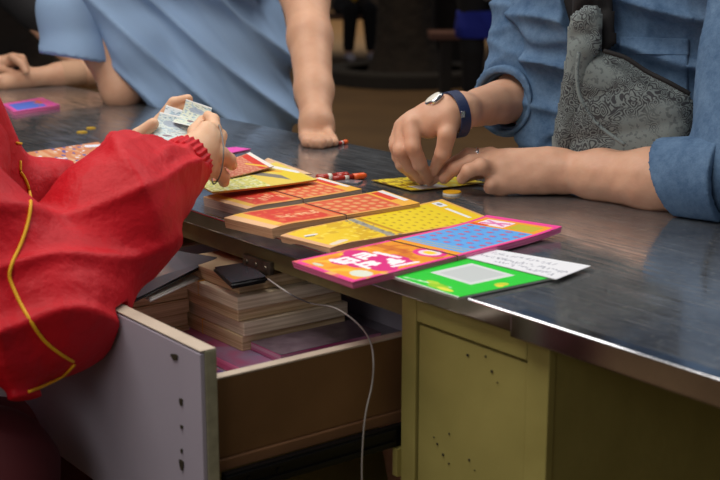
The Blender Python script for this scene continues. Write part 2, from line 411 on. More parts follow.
# ================================================================= SETTING
g = MB().box(-14, 14, -4, 34, -.1, 0).build('floor', M['ground']); tag(g, kind='structure', label='brown paved ground of the square')
wl = MB().box(-14, 14, 33.6, 34, 0, 7).build('wall_back', M['wall']); tag(wl, kind='structure', label='dark far wall')

# ================================================================= DESK
DR = DA
desk = empty('counter_desk', (OO.x, OO.y, 0), DR)
tag(desk, 'long olive-painted counter desk with worn shiny metal top, steel edge and open drawer', 'desk')
MB().box(-2.7, 1.25, .004, .555, .728, .75, .002).build('metal_top', M['top'], desk)
e1 = MB().box(-2.7, -.004, -.005, .0035, .7300, .7520, .0028, 5)
o = e1.build('edge_strip', M['steel'], desk)
e2 = MB().box(-.006, 1.25, -.0125, -.0045, .7285, .7545, .0018).box(-.006, 1.25, -.0125, .008, .7505, .7552, .0023, 5)
o = e2.build('edge_strip', M['steel'], desk); tag(o, label='raised overlapping steel edge strip')
MB().box(-.95, -.2045, .008, .03, .700, .7275, .002).box(-.2, .031, .012, .03, .714, .7275).build('front_rail', M['olivewood'], desk)
# pedestal with framed panel
pb = MB().box(-.204, .033, .016, .53, 0, .7275, .0015)
pb.build('pedestal', M['olive'], desk)
fr = MB()
fr.box(-.206, -.180, .006, .0165, .12, .7275, .0012).box(.0020, .034, .006, .0165, .12, .7275, .0012)
fr.box(-.179, .001, .006, .0165, .7005, .7275, .0012).box(-.179, .001, .006, .0165, .10, .497, .0012)
fr.build('panel_frame', M['olive'], desk)
MB().box(-.1775, -.0005, .009, .0165, .5005, .6965, .0015).build('inset_panel', M['olive'], desk)
rnd = random.Random(3)
for k in range(13):
    x = rnd.uniform(-.15, -.03); z = rnd.uniform(.50, .58) if k < 9 else rnd.uniform(.66, .69); r = rnd.uniform(.0005, .0014)
    MB().box(x-r, x+r*1.4, .0078, .0089, z-r*1.2, z+r, .0002).build('chipped_spot', M['groove'], desk)
MB().box(.0325, .0338, .03, .036, .541, .549).build('chipped_spot', M['groove'], desk)
MB().prism([(-.214, .0), (-.205, .0), (-.205, .03), (-.214, .03)], .50, .535).build('corner_bracket', M['olive'], desk)
MB().box(-2.65, 1.2, .53, .545, .02, .7275).build('back_panel', M['olive'], desk)
MB().box(-.845, -.825, .032, .53, 0, .7275).build('side_panel', M['olive'], desk)
MB().box(1.15, 1.2, .03, .53, 0, .7275).build('side_panel', M['olive'], desk)
MB().box(-2.65, -2.6, .03, .53, 0, .7275).build('side_panel', M['olive'], desk)
# latch plate under the rail
lt = MB().box(-.545, -.478, .0, .0075, .693, .711, .0015)
for x in (-.535, -.511, -.488): lt.lathe([(0, 0), (.0035, 0), (.0026, .0018), (0, .0022)], 10, Matrix.Translation((x, 0, .702)) @ Matrix.Rotation(math.pi/2, 4, 'X'))
lt.build('latch_plate', M['brass'], desk)
# drawer
dr = MB().box(-.2385, -.225, -.245, .34, .576, .667, .001).build('drawer', M['drawerwood'], desk)
MB().box(-.2388, -.2248, -.245, .34, .6672, .6695, .0006).box(-.800, -.787, -.245, .34, .6672, .6695, .0006).build('side_edge', M['drawerpale'], dr)
MB().box(-.800, -.787, -.245, .34, .566, .667).build('side_panel', M['drawergrey'], dr)
MB().box(-.787, -.2386, .215, .227, .58, .667).build('back_panel', M['drawergrey'], dr)
MB().box(-.2386, -.2389-.001, -.243, .327, .582, .6665).build('inner_side', M['drawergrey'], dr)
MB().box(-.787, -.2386, -.243, .33, .572, .579).build('drawer_bottom', M['drawergrey'], dr)
ff = MB().box(-.820, -.207, -.2655, -.2600, .470, .707, .001).build('front_panel', M['drawergrey'], dr)
MB().box(-.8205, -.2065, -.2599, -.2455, .4695, .709, .0012).build('front_backing', M['cream'], dr)
MB().box(-.820, -.207, -.2650, -.2460, .7093, .7105, .0004).build('top_edge', M['drawerpale'], dr)
for (px, py, a, b) in ((175, 357, .0075, .0042), (181.5, 402, .0035, .0055), (182, 427, .0025, .003), (182, 451, .0022, .003), (182, 465, .0045, .008)):
    r = ray(px, py); t = (-.2657-((Vector((0, 0, CAMZ))-OO).dot(EY)))/(r.dot(EY)); p = Vector((0, 0, CAMZ))+r*t-OO
    x = p.dot(EX); z = p.z
    pts = [(x+a*math.cos(q)*(1+.3*math.sin(3*q+px)), z+b*math.sin(q)*(1+.25*math.cos(2*q+py))) for q in np.linspace(0, 2*math.pi, 11)[:-1]]
    MB().prism(pts, 0, .0012).xf(Matrix.Translation((0, -.2656, 0)) @ Matrix.Rotation(math.pi/2, 4, 'X')).build('screw_hole', M['groove'], ff)
MB().box(-.2385, -.2205, -.244, .30, .563, .5755, .001).build('bottom_lip', M['benchwood'], dr)
rn = MB().box(-.2205, -.211, -.236, .06, .536, .5625, .001).box(-.211, -.2075, -.236, .0, .541, .545).box(-.211, -.2075, -.236, .0, .556, .560)
for y, rr in ((-.205, .0035), (-.165, .004)): rn.lathe([(0, 0), (rr, 0), (rr, .002), (0, .002)], 12, Matrix.Translation((-.2112, y, .5505)) @ Matrix.Rotation(math.pi/2, 4, 'Y'))
rn.build('drawer_runner', M['darkmetal'], dr)
MB().box(-.2205, -.2065, .03, .30, .540, .568).build('fixed_runner', M['darkmetal'], desk)

# ================================================================= PRINTED TICKETS
def sc(a, b, x): return np.clip((x-a)/(b-a), 0, 1)
class Paint:
    def __init__(s, nu, nv, base):
        s.u, s.v = np.meshgrid((np.arange(nu)+.0)/(nu-1), (np.arange(nv)+.0)/(nv-1), indexing='ij')
        s.c = np.ones((nu, nv, 3))*np.array(srgb(*base))
    def put(s, mask, col, a=1.):
        mask = mask.astype(float)*a; s.c = s.c*(1-mask[..., None])+np.array(srgb(*col))*mask[..., None]; return s
    def rect(s, u0, u1, v0, v1, col, a=1.): return s.put((s.u >= u0) & (s.u <= u1) & (s.v >= v0) & (s.v <= v1), col, a)
    def ell(s, u, v, ru, rv, col, a=1.): return s.put(((s.u-u)/ru)**2+((s.v-v)/rv)**2 < 1, col, a)
    def seg(s, pts, w, col, asp=2.6, a=1.):
        for (u0, v0), (u1, v1) in zip(pts, pts[1:]):
            dx, dy = (u1-u0)*asp, v1-v0; l = dx*dx+dy*dy+1e-12
            t = np.clip((((s.u-u0)*asp)*dx+(s.v-v0)*dy)/l, 0, 1)
            s.put(np.hypot((s.u-u0)*asp-t*dx, s.v-v0-t*dy) < w, col, a)
        return s
    def blotch(s, f, seed, th, col, a=1., region=None):
        n = noise_fn(f, seed, 9); P = np.stack([s.u.ravel()*2.6, s.v.ravel(), s.v.ravel()*0], 1); m = (n(P).reshape(s.u.shape) > th)
        if region is not None: m &= region
        return s.put(m, col, a)
    def glyph(s, u, v, su, sv, seed, col, w=.02, n=6, asp=2.6):
        r = random.Random(seed)
        for k in range(n):
            if k % 2: a = (u+r.uniform(-1, 1)*su, v-sv*r.uniform(.2, 1)); b = (a[0]+r.uniform(-.15, .15)*su, v+sv*r.uniform(.2, 1))
            else: a = (u-su*r.uniform(.4, 1), v+r.uniform(-1, 1)*sv); b = (u+su*r.uniform(.4, 1), a[1]+r.uniform(-.2, .2)*sv)
            s.seg([a, b], w, col, asp)
        return s

def ticket_stack(name, label, cat, corners, z, t, paint, sheet, curve=(0, 0, 0), band=None, group=None, nu=None, lift=(0, 0, 0, 0), printname='printed_face'):
    """corners: pixel corners FL, FR, BR, BL of the top face, lying on the table at height z (top of the stack)"""
    P = [onz(c[0], c[1], z+l) for c, l in zip(corners, lift)]
    FL, FR, BR, BL = P; cen = (FL+FR+BR+BL)/4
    nu, nv = paint.c.shape[:2]; root = empty(name, (cen.x, cen.y, z-t)); tag(root, label, cat, group)
    cu, cf, cb = curve
    def pos(u, v, dz=0):
        a = FL.lerp(BL, u); b = FR.lerp(BR, u); p = a.lerp(b, v)
        off = cu*((2*u-1)**2-.0) - cf*max(0, (0.16-u)/.16)**2 + cb*max(0, (u-.75)/.25)**2
        return p+Vector((0, 0, off+dz))
    # paper block
    mu, mv = 28, 6; V = []; Fc = []
    rr = random.Random(len(label))
    for lay, dz in ((0, -.0004), (1, -t)):
        for i in range(mu+1):
            for j in range(mv+1):
                u, v = i/mu, j/mv; p = pos(u, v, dz)
                if lay: p = pos(u*.99+.008, v*.985+.004, dz)
                if lay and cb > .001: p.z = max(p.z, z-t)  
                V.append(p)
    n = (mu+1)*(mv+1); ix = lambda l, i, j: l*n+i*(mv+1)+j
    for i in range(mu):
        for j in range(mv):
            Fc.append((ix(0, i, j), ix(0, i+1, j), ix(0, i+1, j+1), ix(0, i, j+1))[::-1]); Fc.append((ix(1, i, j), ix(1, i+1, j), ix(1, i+1, j+1), ix(1, i, j+1)))
    for i in range(mu):
        Fc.append((ix(0, i, 0), ix(0, i+1, 0), ix(1, i+1, 0), ix(1, i, 0))); Fc.append((ix(0, i+1, mv), ix(0, i, mv), ix(1, i, mv), ix(1, i+1, mv)))
    for j in range(mv):
        Fc.append((ix(0, 0, j+1), ix(0, 0, j), ix(1, 0, j), ix(1, 0, j+1))); Fc.append((ix(0, mu, j), ix(0, mu, j+1), ix(1, mu, j+1), ix(1, mu, j)))
    blk = meshobj('paper_block' if t > .002 else 'card', V, Fc, sheet, root)
    b = bmesh.new(); b.from_mesh(blk.data); bmesh.ops.recalc_face_normals(b, faces=b.faces[:]); b.to_mesh(blk.data); b.free()
    # printed face
    V = [pos(i/(nu-1), j/(nv-1), .0003) for i in range(nu) for j in range(nv)]
    Fc = [(i*nv+j, i*nv+j+1, (i+1)*nv+j+1, (i+1)*nv+j) for i in range(nu-1) for j in range(nv-1)]
    fo = meshobj(printname, V, Fc, M['print'], root, True); me = fo.data
    if me.polygons[0].normal.z < 0: me.flip_normals()
    at_ = me.color_attributes.new('print', 'FLOAT_COLOR', 'POINT')
    col = np.concatenate([paint.c.reshape(-1, 3), np.ones((nu*nv, 1))], 1).astype(np.float32); at_.data.foreach_set('color', col.ravel())
    if band:
        for ub in band:
            e = .0008
            pts = [pos(ub, -.004, e), pos(ub, .5, e), pos(ub, 1.004, e), pos(ub, 1.004, -t-.0003), pos(ub, .5, -t-.0001), pos(ub, -.004, -t-.0003)]
            mb = MB().tube(pts, .0008, 6, closed=True); mb.xf(Matrix.Translation(-root.location)); mb.build('rubber_band', M['band'], root, True)
    return root

def paint_pink():
    p = Paint(300, 110, (238, 60, 150)); p.rect(.025, .97, .05, .95, (246, 166, 24))
    p.blotch(22, 3, .5, (232, 120, 20), .5, (p.u < .47)); p.blotch(40, 4, .9, (250, 214, 60), .6, (p.u < .5))
    # pink blob with white brush lettering
    rgn = (p.u > .10) & (p.u < .34) & (p.v > .14) & (p.v < .9)
    for k, (u, v) in enumerate([(.14, .35), (.16, .55), (.2, .3), (.22, .62), (.26, .45), (.27, .75), (.3, .6), (.19, .8), (.24, .2)]): p.ell(u, v, .048, .15, (222, 30, 128))
    for k, (u, v) in enumerate([(.145, .34), (.18, .62), (.245, .36), (.265, .70)]): p.glyph(u, v, .036, .12, 40+k, (255, 250, 252), .024, 7)
    p.seg([(.12, .22), (.15, .46)], .03, (255, 240, 248)); p.seg([(.22, .84), (.31, .88)], .03, (255, 240, 248)); p.seg([(.30, .30), (.31, .62)], .03, (255, 240, 248))
    p.ell(.085, .82, .035, .13, (226, 232, 214)); p.ell(.045, .27, .012, .08, (214, 220, 190))
    p.rect(.33, .47, .06, .94, (236, 150, 24)); p.blotch(30, 8, .3, (206, 96, 14), .6, (p.u > .33) & (p.u < .47))
    p.rect(.36, .40, .05, .55, (180, 60, 20), .5)
    p.ell(.43, .70, .050, .20, (232, 40, 140)); p.ell(.43, .70, .034, .135, (240, 220, 230)); p.ell(.43, .70, .018, .08, (250, 214, 40))
    # blue game field
    p.rect(.50, .865, .06, .94, (92, 168, 236)); p.seg([(.515, .1), (.53, .9)], .018, (190, 180, 120), a=.7); p.seg([(.54, .1), (.555, .9)], .012, (190, 180, 120), a=.7)
    for i in range(7):
        for j in range(5): 
            u = .585+i*.043; v = .15+j*.175+(i % 2)*.03; p.ell(u, v, .011, .05, (120, 90, 190), .7); p.ell(u, v-.01, .007, .035, (206, 96, 110))
    p.rect(.865, .97, .06, .94, (242, 160, 30)); p.rect(.88, .955, .12, .5, (244, 226, 238)); p.seg([(.90, .16), (.935, .46)], .02, (226, 80, 160)); p.seg([(.94, .16), (.9, .46)], .016, (226, 120, 180))
    p.rect(.88, .95, .55, .88, (196, 182, 40)); p.rect(.868, .89, .06, .3, (230, 80, 20)); p.rect(.49, .502, .05, .95, (236, 150, 40))
    return p
def paint_yellow():
    p = Paint(300, 110, (226, 172, 90)); p.rect(.03, .98, .04, .96, (236, 200, 20)); p.blotch(26, 13, .4, (206, 158, 10), .6, (p.u > .06) & (p.u < .42)); p.blotch(50, 14, .9, (246, 226, 90), .7, (p.u > .06) & (p.u < .4))
    p.seg([(.06, .32), (.10, .36)], .03, (226, 226, 226)); p.seg([(.05, .36), (.08, .40)], .02, (110, 100, 90))
    p.seg([(.40, .05), (.37, .95)], .05, (160, 156, 140)); p.blotch(90, 15, .6, (110, 108, 110), .7, (p.u > .34) & (p.u < .43)); p.rect(.425, .45, .04, .96, (196, 144, 10))
    p.rect(.45, .86, .08, .94, (234, 208, 16))
    for i in range(8):
        for j in range(6):
            u = .48+i*.048; v = .14+j*.15+(i % 2)*.05; p.ell(u, v, .010, .035, (214, 176, 10)); p.ell(u+.003, v, .004, .022, (150, 120, 30), .8)
    p.rect(.86, .98, .04, .96, (238, 200, 12)); p.rect(.905, .955, .06, .26, (230, 232, 236)); p.ell(.93, .16, .014, .05, (140, 150, 160)); p.rect(.90, .925, .34, .82, (232, 234, 232))
    p.seg([(.05, .9), (.12, .86)], .05, (232, 214, 190)); p.rect(0, .03, 0, 1, (222, 170, 120)); return p
def paint_orange(seed):
    p = Paint(280, 100, (226, 160, 84)); p.rect(.10, .94, .05, .92, (222, 84, 46)); p.rect(.12, .42, .08, .88, (214, 56, 34)); p.blotch(34, seed, .5, (232, 120, 70), .6, (p.u > .12) & (p.u < .42))
    for k in range(5): p.glyph(.2+.05*k, .55+.06*((k*seed) % 3), .02, .09, seed*9+k, (240, 190, 140), .012, 5)
    p.rect(.42, .46, .05, .95, (226, 150, 80), .6)
    p.rect(.48, .88, .1, .9, (220, 96, 58))
    for i in range(6):
        for j in range(4):
            u = .52+i*.062; v = .2+j*.2+(i % 2)*.06; p.ell(u, v, .022, .07, (232, 150, 92)); p.ell(u, v, .012, .035, (226, 168, 110))
    p.rect(.88, 1, 0, 1, (240, 178, 60)); p.rect(.90, .955, .06, .6, (222, 60, 30)); p.rect(.955, .99, .02, .75, (232, 232, 232)); p.rect(0, .05, 0, 1, (232, 186, 140)); p.rect(.05, .10, 0, .9, (240, 190, 70)); return p
def paint_cover(base, c2, seed, n=120, m=60):
    p = Paint(n, m, base); p.blotch(18, seed, .4, c2, .8); p.blotch(40, seed+1, .9, (236, 226, 200), .7); p.blotch(30, seed+2, 1.1, (60, 60, 120), .7); return p

ticket_stack('ticket_bundle', 'thick bundle of orange-red scratch tickets nearest the front among the red ones', 'scratch tickets', [(224, 216), (272, 227), (420, 204), (383, 191)], .765, .014, paint_orange(3), M['sheet_tan'], (.0012, .004, 0), band=[.48], group='scratch ticket bundles laid out on the desk')
ticket_stack('ticket_bundle', 'orange-red scratch ticket bundle lying under the fanned yellow ticket', 'scratch tickets', [(203, 196), (247, 208), (362, 190), (320, 178)], .765, .014, paint_orange(5), M['sheet_grey'], (.0012, .003, 0), band=[.47], group='scratch ticket bundles laid out on the desk')
ticket_stack('ticket_bundle', 'bright yellow scratch ticket bundle with a grid of symbols', 'scratch tickets', [(280, 233.5), (330, 246), (493, 220), (442, 200)], .760, .0092, paint_yellow(), M['sheet_tan'], (.0010, .004, 0), group='scratch ticket bundles laid out on the desk')
ticket_stack('ticket_bundle', 'pink-edged scratch ticket bundle with white brush lettering and blue game field', 'scratch tickets', [(292, 262), (352, 283), (562, 230), (487, 218.5)], .7600, .0080, paint_pink(), M['sheet_pink'], (.0006, .0, .004), band=[.46], group='scratch ticket bundles laid out on the desk')
# loose tickets over the rear bundle
def paint_fan_yellow():
    p = Paint(200, 70, (232, 206, 90)); p.rect(.02, .55, .05, .95, (218, 214, 120)); p.blotch(40, 61, .3, (236, 236, 190), .8, p.u < .55); p.blotch(60, 62, .9, (120, 150, 70), .7, p.u < .55)
    p.seg([(.55, .05), (.82, .75)], .10, (128, 122, 112)); p.rect(.80, .97, .35, .95, (232, 206, 40)); p.seg([(.86, .05), (.98, .55)], .07, (236, 236, 230)); p.seg([(.68, .1), (.86, .4)], .05, (236, 170, 40)); return p
def paint_fan_red():
    p = Paint(160, 70, (206, 120, 80)); p.rect(.03, .8, .05, .95, (206, 110, 84)); p.blotch(50, 71, .3, (226, 170, 130), .7, p.u < .8); p.rect(.80, .93, .05, .95, (214, 50, 24)); p.rect(.93, 1, 0, 1, (236, 232, 224)); p.seg([(.72, .5), (.9, .9)], .05, (236, 190, 60)); return p
ticket_stack('scratch_ticket', 'yellow scratch ticket with grey slanted stripe fanned on top under the fingers', 'scratch ticket', [(196, 184), (212, 193), (317, 180.5), (276, 163)], .7715, .0028, paint_fan_yellow(), M['sheet_yellow'], (.0015, 0, 0), lift=(.008, .006, 0, .002))
ticket_stack('scratch_ticket', 'pale red scratch ticket with white end behind the yellow fanned one', 'scratch ticket', [(198, 170), (212, 182), (274, 167), (250, 153)], .7800, .0015, paint_fan_red(), M['sheet_tan'], (.0012, 0, 0))
ticket_stack('scratch_ticket', 'pale beige back of a ticket poking out behind the fanned tickets', 'scratch ticket', [(250, 168), (270, 176), (312, 174), (268, 158)], .7670, .0012, paint_cover((226, 190, 150), (216, 160, 120), 83, 80, 40), M['sheet_tan'])
ticket_stack('scratch_ticket', 'small pink and yellow ticket tip showing right beside the grey-banded fingers', 'scratch ticket', [(196, 151), (206, 158), (251, 149), (236, 147)], .752, .0015, (lambda p: (p.rect(.0, .55, 0, 1, (236, 200, 60)), p.rect(.55, 1, 0, 1, (232, 80, 180)), p)[2])(Paint(60, 30, (236, 190, 70))), M['sheet_pink'])
ticket_stack('ticket_bundle', 'pink bundle with blue printed cover far left on the desk', 'scratch tickets', [(2, 104), (14, 112), (60, 105), (42, 97.5)], .758, .008, (lambda p: (p.rect(.1, .75, .2, .9, (90, 120, 220)), p.blotch(30, 91, .8, (230, 120, 60), .9, p.u > .6), p.rect(.7, .8, .2, .6, (230, 110, 60)), p)[3])(Paint(90, 40, (232, 90, 170))), M['sheet_pink'])
def paint_left():
    p = Paint(140, 60, (206, 130, 84)); p.blotch(26, 21, .5, (220, 170, 130), .8); p.blotch(34, 22, 1.0, (70, 80, 160), .9); p.blotch(30, 25, 1.2, (232, 232, 240), .95); p.seg([(.1, .8), (.3, .7)], .12, (225, 225, 235)); p.seg([(.80, .2), (.95, .3)], .1, (225, 228, 240)); return p
ticket_stack('ticket_bundle', 'orange scratch tickets with blue and white marks beyond the red cuff', 'scratch tickets', [(24, 153), (44, 170), (116, 152), (98, 142)], .757, .006, paint_left(), M['sheet_tan'])
def paint_hand_ticket():
    p = Paint(140, 60, (232, 208, 40)); p.blotch(30, 33, .4, (120, 60, 20), .8, p.u < .4); p.blotch(50, 34, .9, (60, 40, 20), .8, p.u < .5); p.blotch(30, 35, .7, (226, 230, 130), .8, p.u > .5); p.rect(.12, .5, .68, .98, (214, 216, 214)); return p
ticket_stack('scratch_ticket', 'yellow and brown scratch ticket being scratched under both hands', 'scratch ticket', [(371, 180.5), (412, 191), (486, 183), (440, 174.5)], .7525, .0012, paint_hand_ticket(), M['sheet_yellow'], (.0008, 0, 0))
# green payment sign with white strip
def paint_green():
    p = Paint(260, 130, (20, 204, 44)); p.rect(0, .012, 0, 1, (236, 240, 236)); 
    
    p.seg([(.06, .22), (.13, .72)], .022, (200, 236, 200), 1.7, .75)
    for k in range(7): p.ell(.062+k*.012, .24+k*.075, .008, .022, (230, 246, 230), .9)
    p.ell(.09, .62, .055, .12, (150, 206, 30)); p.ell(.07, .74, .03, .1, (226, 226, 60)); p.ell(.13, .5, .03, .08, (190, 220, 40), .8); p.ell(.48, .91, .06, .05, (200, 210, 40)); p.ell(.44, .94, .03, .03, (236, 214, 50)); p.blotch(24, 41, 1.1, (30, 196, 50), .5)
    p.rect(.30, .74, .24, .76, (214, 220, 220)); p.rect(.345, .695, .295, .705, (196, 203, 204)); return p
sgn = ticket_stack('payment_sign', 'flat green sign board with blank white square and handwritten white strip', 'sign', [(384, 274), (458, 297.5), (561, 276), (476, 253)], .7540, .0030, paint_green(), M['board'])
def paint_strip():
    p = Paint(70, 180, (232, 234, 240)); r = random.Random(8)
    for row, (uu, v0, v1) in enumerate(((.72, .12, .75), (.42, .08, .95), (.2, .3, .9))):
        v = v0
        while v < v1:
            p.seg([(uu+r.uniform(-.07, .07), v), (uu+r.uniform(-.09, .09), v+r.uniform(.006, .02))], .008, (90, 96, 122), .4, .6); v += r.uniform(.016, .045)
    return p
P4 = [(463, 257.0), (556, 279.5), (591, 266), (489, 248.5)]
stp = ticket_stack('x', 'x', 'x', P4, .7556, .0012, paint_strip(), M['board'])
for ch in list(stp.children):
    ch.name = 'paper_strip' if ch.name.startswith('card') else 'handwriting'
    dlt = stp.location-sgn.location
    ch.parent = sgn; ch.location = dlt
for ch in list(sgn.children):
    if ch.name.startswith('handwriting'): 
        ps = [c for c in sgn.children if c.name.startswith('paper_strip')][0]; ch.parent = ps; ch.location = (0, 0, 0)
bpy.data.objects.remove(stp)

# coins
def coin(px, py, r, h, m, label, tilt=0, z=ZT, edge=None):
    p = onz(px, py, z); root = empty('coin', p); tag(root, label, 'coin')
    MB().lathe([(0, 0), (r, 0), (r*1.0, h*.6), (0, h*.6)], 30).build('rim', edge or m, root)
    MB().lathe([(0, h*.55), (r*.97, h*.6), (r*.97, h), (r*.86, h*1.05), (r*.84, h*.93), (0, h*.93)], 30).build('coin_face', m, root)
    return root
coin(452, 194, .0145, .0042, M['yellowpipe'], 'round yellow token with white rim in front of both hands', edge=M['whiteplastic'])
coin(82, 132.5, .011, .002, M['goldcoin'], 'small gold coin, left one of two lying on dark desk top')
coin(91, 128.5, .010, .002, M['goldcoin'], 'small gold coin, right one of two lying on dark desk top')
# pens near the tee man's hand
def pen(p0, p1, r, mb, mc, label, cap=.4):
    root = empty('marker_pen', p0); tag(root, label, 'pen'); a = Vector((0, 0, 0)); b = p1-p0; d = b.normalized()
    MB().tube([a, b*(1-cap)], [r, r], 14).build('barrel', mb, root, True)
    MB().tube([b*(1-cap)+d*.0005, b*.93, b], [r*1.12, r*1.12, r*.7], 14).build('cap', mc, root, True)
    MB().tube([b*(1-cap)*.55, b*(1-cap)*.75], r*1.05, 14).build('grip_band', M['whiteplastic'], root, True)
pen(onz(317, 178.5, .757), onz(349, 176, .757), .0065, M['redplastic'], M['redplastic'], 'dark red marker pen lying behind the red ticket bundle')
pen(onz(333, 179, .7555), onz(366, 175.5, .7555), .0048, M['redplastic'], M['orangeplastic'], 'orange capped marker pen beside the dark red one')
MB().box(-.035, .035, -.012, .012, 0, .003, .001).xf(Matrix.Translation(onz(340, 182)) @ Matrix.Rotation(-.35, 4, 'Z')).build('clear_tray', M['clearfilm'])
tag(bpy.data.objects['clear_tray'], 'thin clear plastic case lying in front of the marker pens', 'case')
pen(onz(338, 143.5, .754), onz(347, 141.5, .754), .0038, M['redplastic'], M['orangeplastic'], 'orange lighter-like pen at the far edge beside the resting hand')

# ================================================================= DRAWER CONTENTS
def Wb(name, label, cat, x0, x1, y0, y1, z0, z1, m, group=None, rot=0, cover=None, band=None):
    cx, cy = (x0+x1)/2, (y0+y1)/2; c = W(cx, cy, z0); root = empty(name, c, DA+rot); tag(root, label, cat, group)
    hx, hy, hz = (x1-x0)/2, (y1-y0)/2, z1-z0
    MB().box(-hx, hx, -hy, hy, 0, hz, .0012).build('paper_block', m, root)
    if cover: MB().box(-hx*.995, hx*.995, -hy*.995, hy*.995, hz, hz+.0006).build('cover', cover, root)
    if band: MB().tube([(band, -hy-.0008, 0), (band, -hy-.0008, hz+.001), (band, hy+.0008, hz+.001), (band, hy+.0008, 0)], .0007, 6, True).build('rubber_band', M['yellowpipe'], root)
    return root
covpink = mat('magenta_cover', srgb(190, 60, 120), .35, noise=(25, 1., srgb(150, 140, 170)))
covdark = mat('dull_mauve_cover', srgb(130, 112, 124), .3, noise=(60, .9, srgb(96, 78, 92)))
covblue = mat('blue_orange_cover', srgb(60, 90, 180), .4, noise=(50, .9, srgb(230, 120, 60)))
zs = [.5930, .6140, .6340, .6520, .6710, .6900]
names = ['second from bottom', 'third from bottom', 'fourth from bottom', 'second from top', 'topmost']
G1 = 'banded ticket packs stacked in the drawer middle'
offs = [(0, 0), (.004, .002), (-.003, -.004), (.005, -.008), (-.008, .002)]
for i in range(5):
    dx, dy = offs[i]
    Wb('ticket_pack', 'cream ticket pack in the tall middle drawer stack, %s' % ['lowest', 'second from the bottom', 'third from the bottom', 'fourth from the bottom', 'topmost under the phone'][i], 'ticket pack',
       -.650+dx, -.487+dx, -.040+dy, .132+dy, zs[i], zs[i+1]-.0006, M['sheet_cream'] if i % 2 else M['sheet_brown'], G1, rot=(.004, -.006, .006, -.004, .006)[i], band=-.02 if i in (0, 3) else None)
zl = [.5795, .6000, .6200, .6400, .6600]
for i in range(4):
    Wb('ticket_pack', 'tan ticket pack in the left drawer stack beside the red sleeve, %s' % ['lowest', 'second from the bottom', 'third from the bottom', 'topmost'][i], 'ticket pack',
       -.755+(.002, .0, .003, -.0)[i], -.618+(.002, -.002, .003, 0)[i], -.175, -.046, zl[i], zl[i+1]-.0006, M['sheet_brown'], 'tan ticket packs stacked at the drawer left')
Wb('ticket_pack', 'flat pink and orange ticket pack under the middle drawer stack', 'ticket pack', -.625, -.415, -.078, .10, .5795, .5925, M['sheet_pink'], rot=.0, cover=covpink)
Wb('ticket_pack', 'dull mauve ticket pack lying flat beside the middle drawer stack', 'ticket pack', -.484, -.412, -.028, .138, .5935, .6050, M['sheet_mag'], cover=covdark)
Wb('ticket_pack', 'grey-mauve ticket pack lowest at the drawer side wall', 'ticket pack', -.412, -.330, -.02, .150, .5795, .5880, M['sheet_mag'], cover=covdark)
Wb('scratch_ticket', 'yellow and white ticket lying in the open front corner of the drawer', 'scratch ticket', -.43, -.33, -.22, -.09, .5795, .5815, M['sheet_yellow'], cover=mat('yellow_white_cover', srgb(224, 190, 60), .4, noise=(30, .9, srgb(214, 200, 214))))
Wb('scratch_ticket', 'mauve pink ticket leaning at the drawer front behind its panel', 'scratch ticket', -.57, -.445, -.225, -.085, .5795, .5815, M['sheet_pink'], cover=covblue)
# phone and tablet
def slab(name, label, cat, pts, t, m, mg, inset=.06):
    c = sum(pts, Vector())/4; nrm = (pts[1]-pts[0]).cross(pts[3]-pts[0]).normalized()
    if nrm.z < 0: nrm = -nrm
    root = empty(name, c); tag(root, label, cat)
    def quad(s, off): return [c+(p-c)*s+nrm*off for p in pts]
    def mk(nm, s, o0, o1, mm, bev):
        b = bmesh.new(); A = [b.verts.new(p-c) for p in quad(s, o0)]; B = [b.verts.new(p-c) for p in quad(s, o1)]
        b.faces.new(A); b.faces.new(B)
        for i in range(4): b.faces.new((A[i], A[(i+1) % 4], B[(i+1) % 4], B[i]))
        bmesh.ops.recalc_face_normals(b, faces=b.faces[:])
        if bev: bmesh.ops.bevel(b, geom=b.edges[:]+b.verts[:], offset=bev, segments=3, affect='EDGES')
        me = bpy.data.meshes.new(nm); b.to_mesh(me); b.free(); return link(nm, me, mm, root)
    mk('casing', 1, -t, 0, m, t*.35); mk('screen', 1-inset, .0001, .0006, mg, 0); return root
slab('smartphone', 'small black smartphone on top of the middle drawer stack', 'smartphone', [onz(213, 267, .695), onz(231, 284, .695), onz(268, 277, .695), onz(246, 262, .695)], .008, M['phone'], M['phoneglass'])
slab('tablet', 'grey-screened black tablet lying tilted on the left drawer stack', 'tablet', [onz(122, 289, .690), onz(135, 300, .678), onz(220, 257, .690), onz(178, 250, .697)], .008, M['phone'], M['clearfilm'])
slab('envelope', 'crumpled white paper envelope under the tablet', 'paper', [onz(138, 292, .672), onz(150, 300, .670), onz(212, 272, .672), onz(195, 262, .676)], .004, M['board'], M['whiteplastic'])
# cable
cp = [onz(262, 272, .701), onz(285, 286, .700), onz(305, 301, .690), W(-.40, .02, .690)]
def px_x(px, py, xl):
    r = ray(px, py); t = (xl-((Vector((0, 0, CAMZ))-OO).dot(EX)))/(r.dot(EX)); return Vector((0, 0, CAMZ))+r*t
cp = [onz(268, 279, .700), onz(290, 294, .697), px_x(310, 303, -.43), px_x(335, 308, -.34), px_x(357, 323, -.26), px_x(370, 341, -.2215), px_x(373.5, 362, -.2040), px_x(372, 385, -.204), px_x(366, 412, -.202), px_x(363, 440, -.202), px_x(362, 480, -.202), px_x(365, 540, -.20), px_x(360, 700, -.20)]
cb = MB().tube(smooth_path(cp, 8), .0011, 8).build('charging_cable', M['cable'], None, True)
tag(cb, 'thin grey-white cable hanging from the drawer phone over the drawer side', 'cable')

# ================================================================= PEOPLE
UPZ = Vector((0, 0, 1))
def V3(x, y, z): return Vector((x, y, z))
def body(name, solid, h, skin, label, base, cat='person'):
    root = empty(name, base); tag(root, label, cat)
    solid.mesh('body', h, skin, root); return root

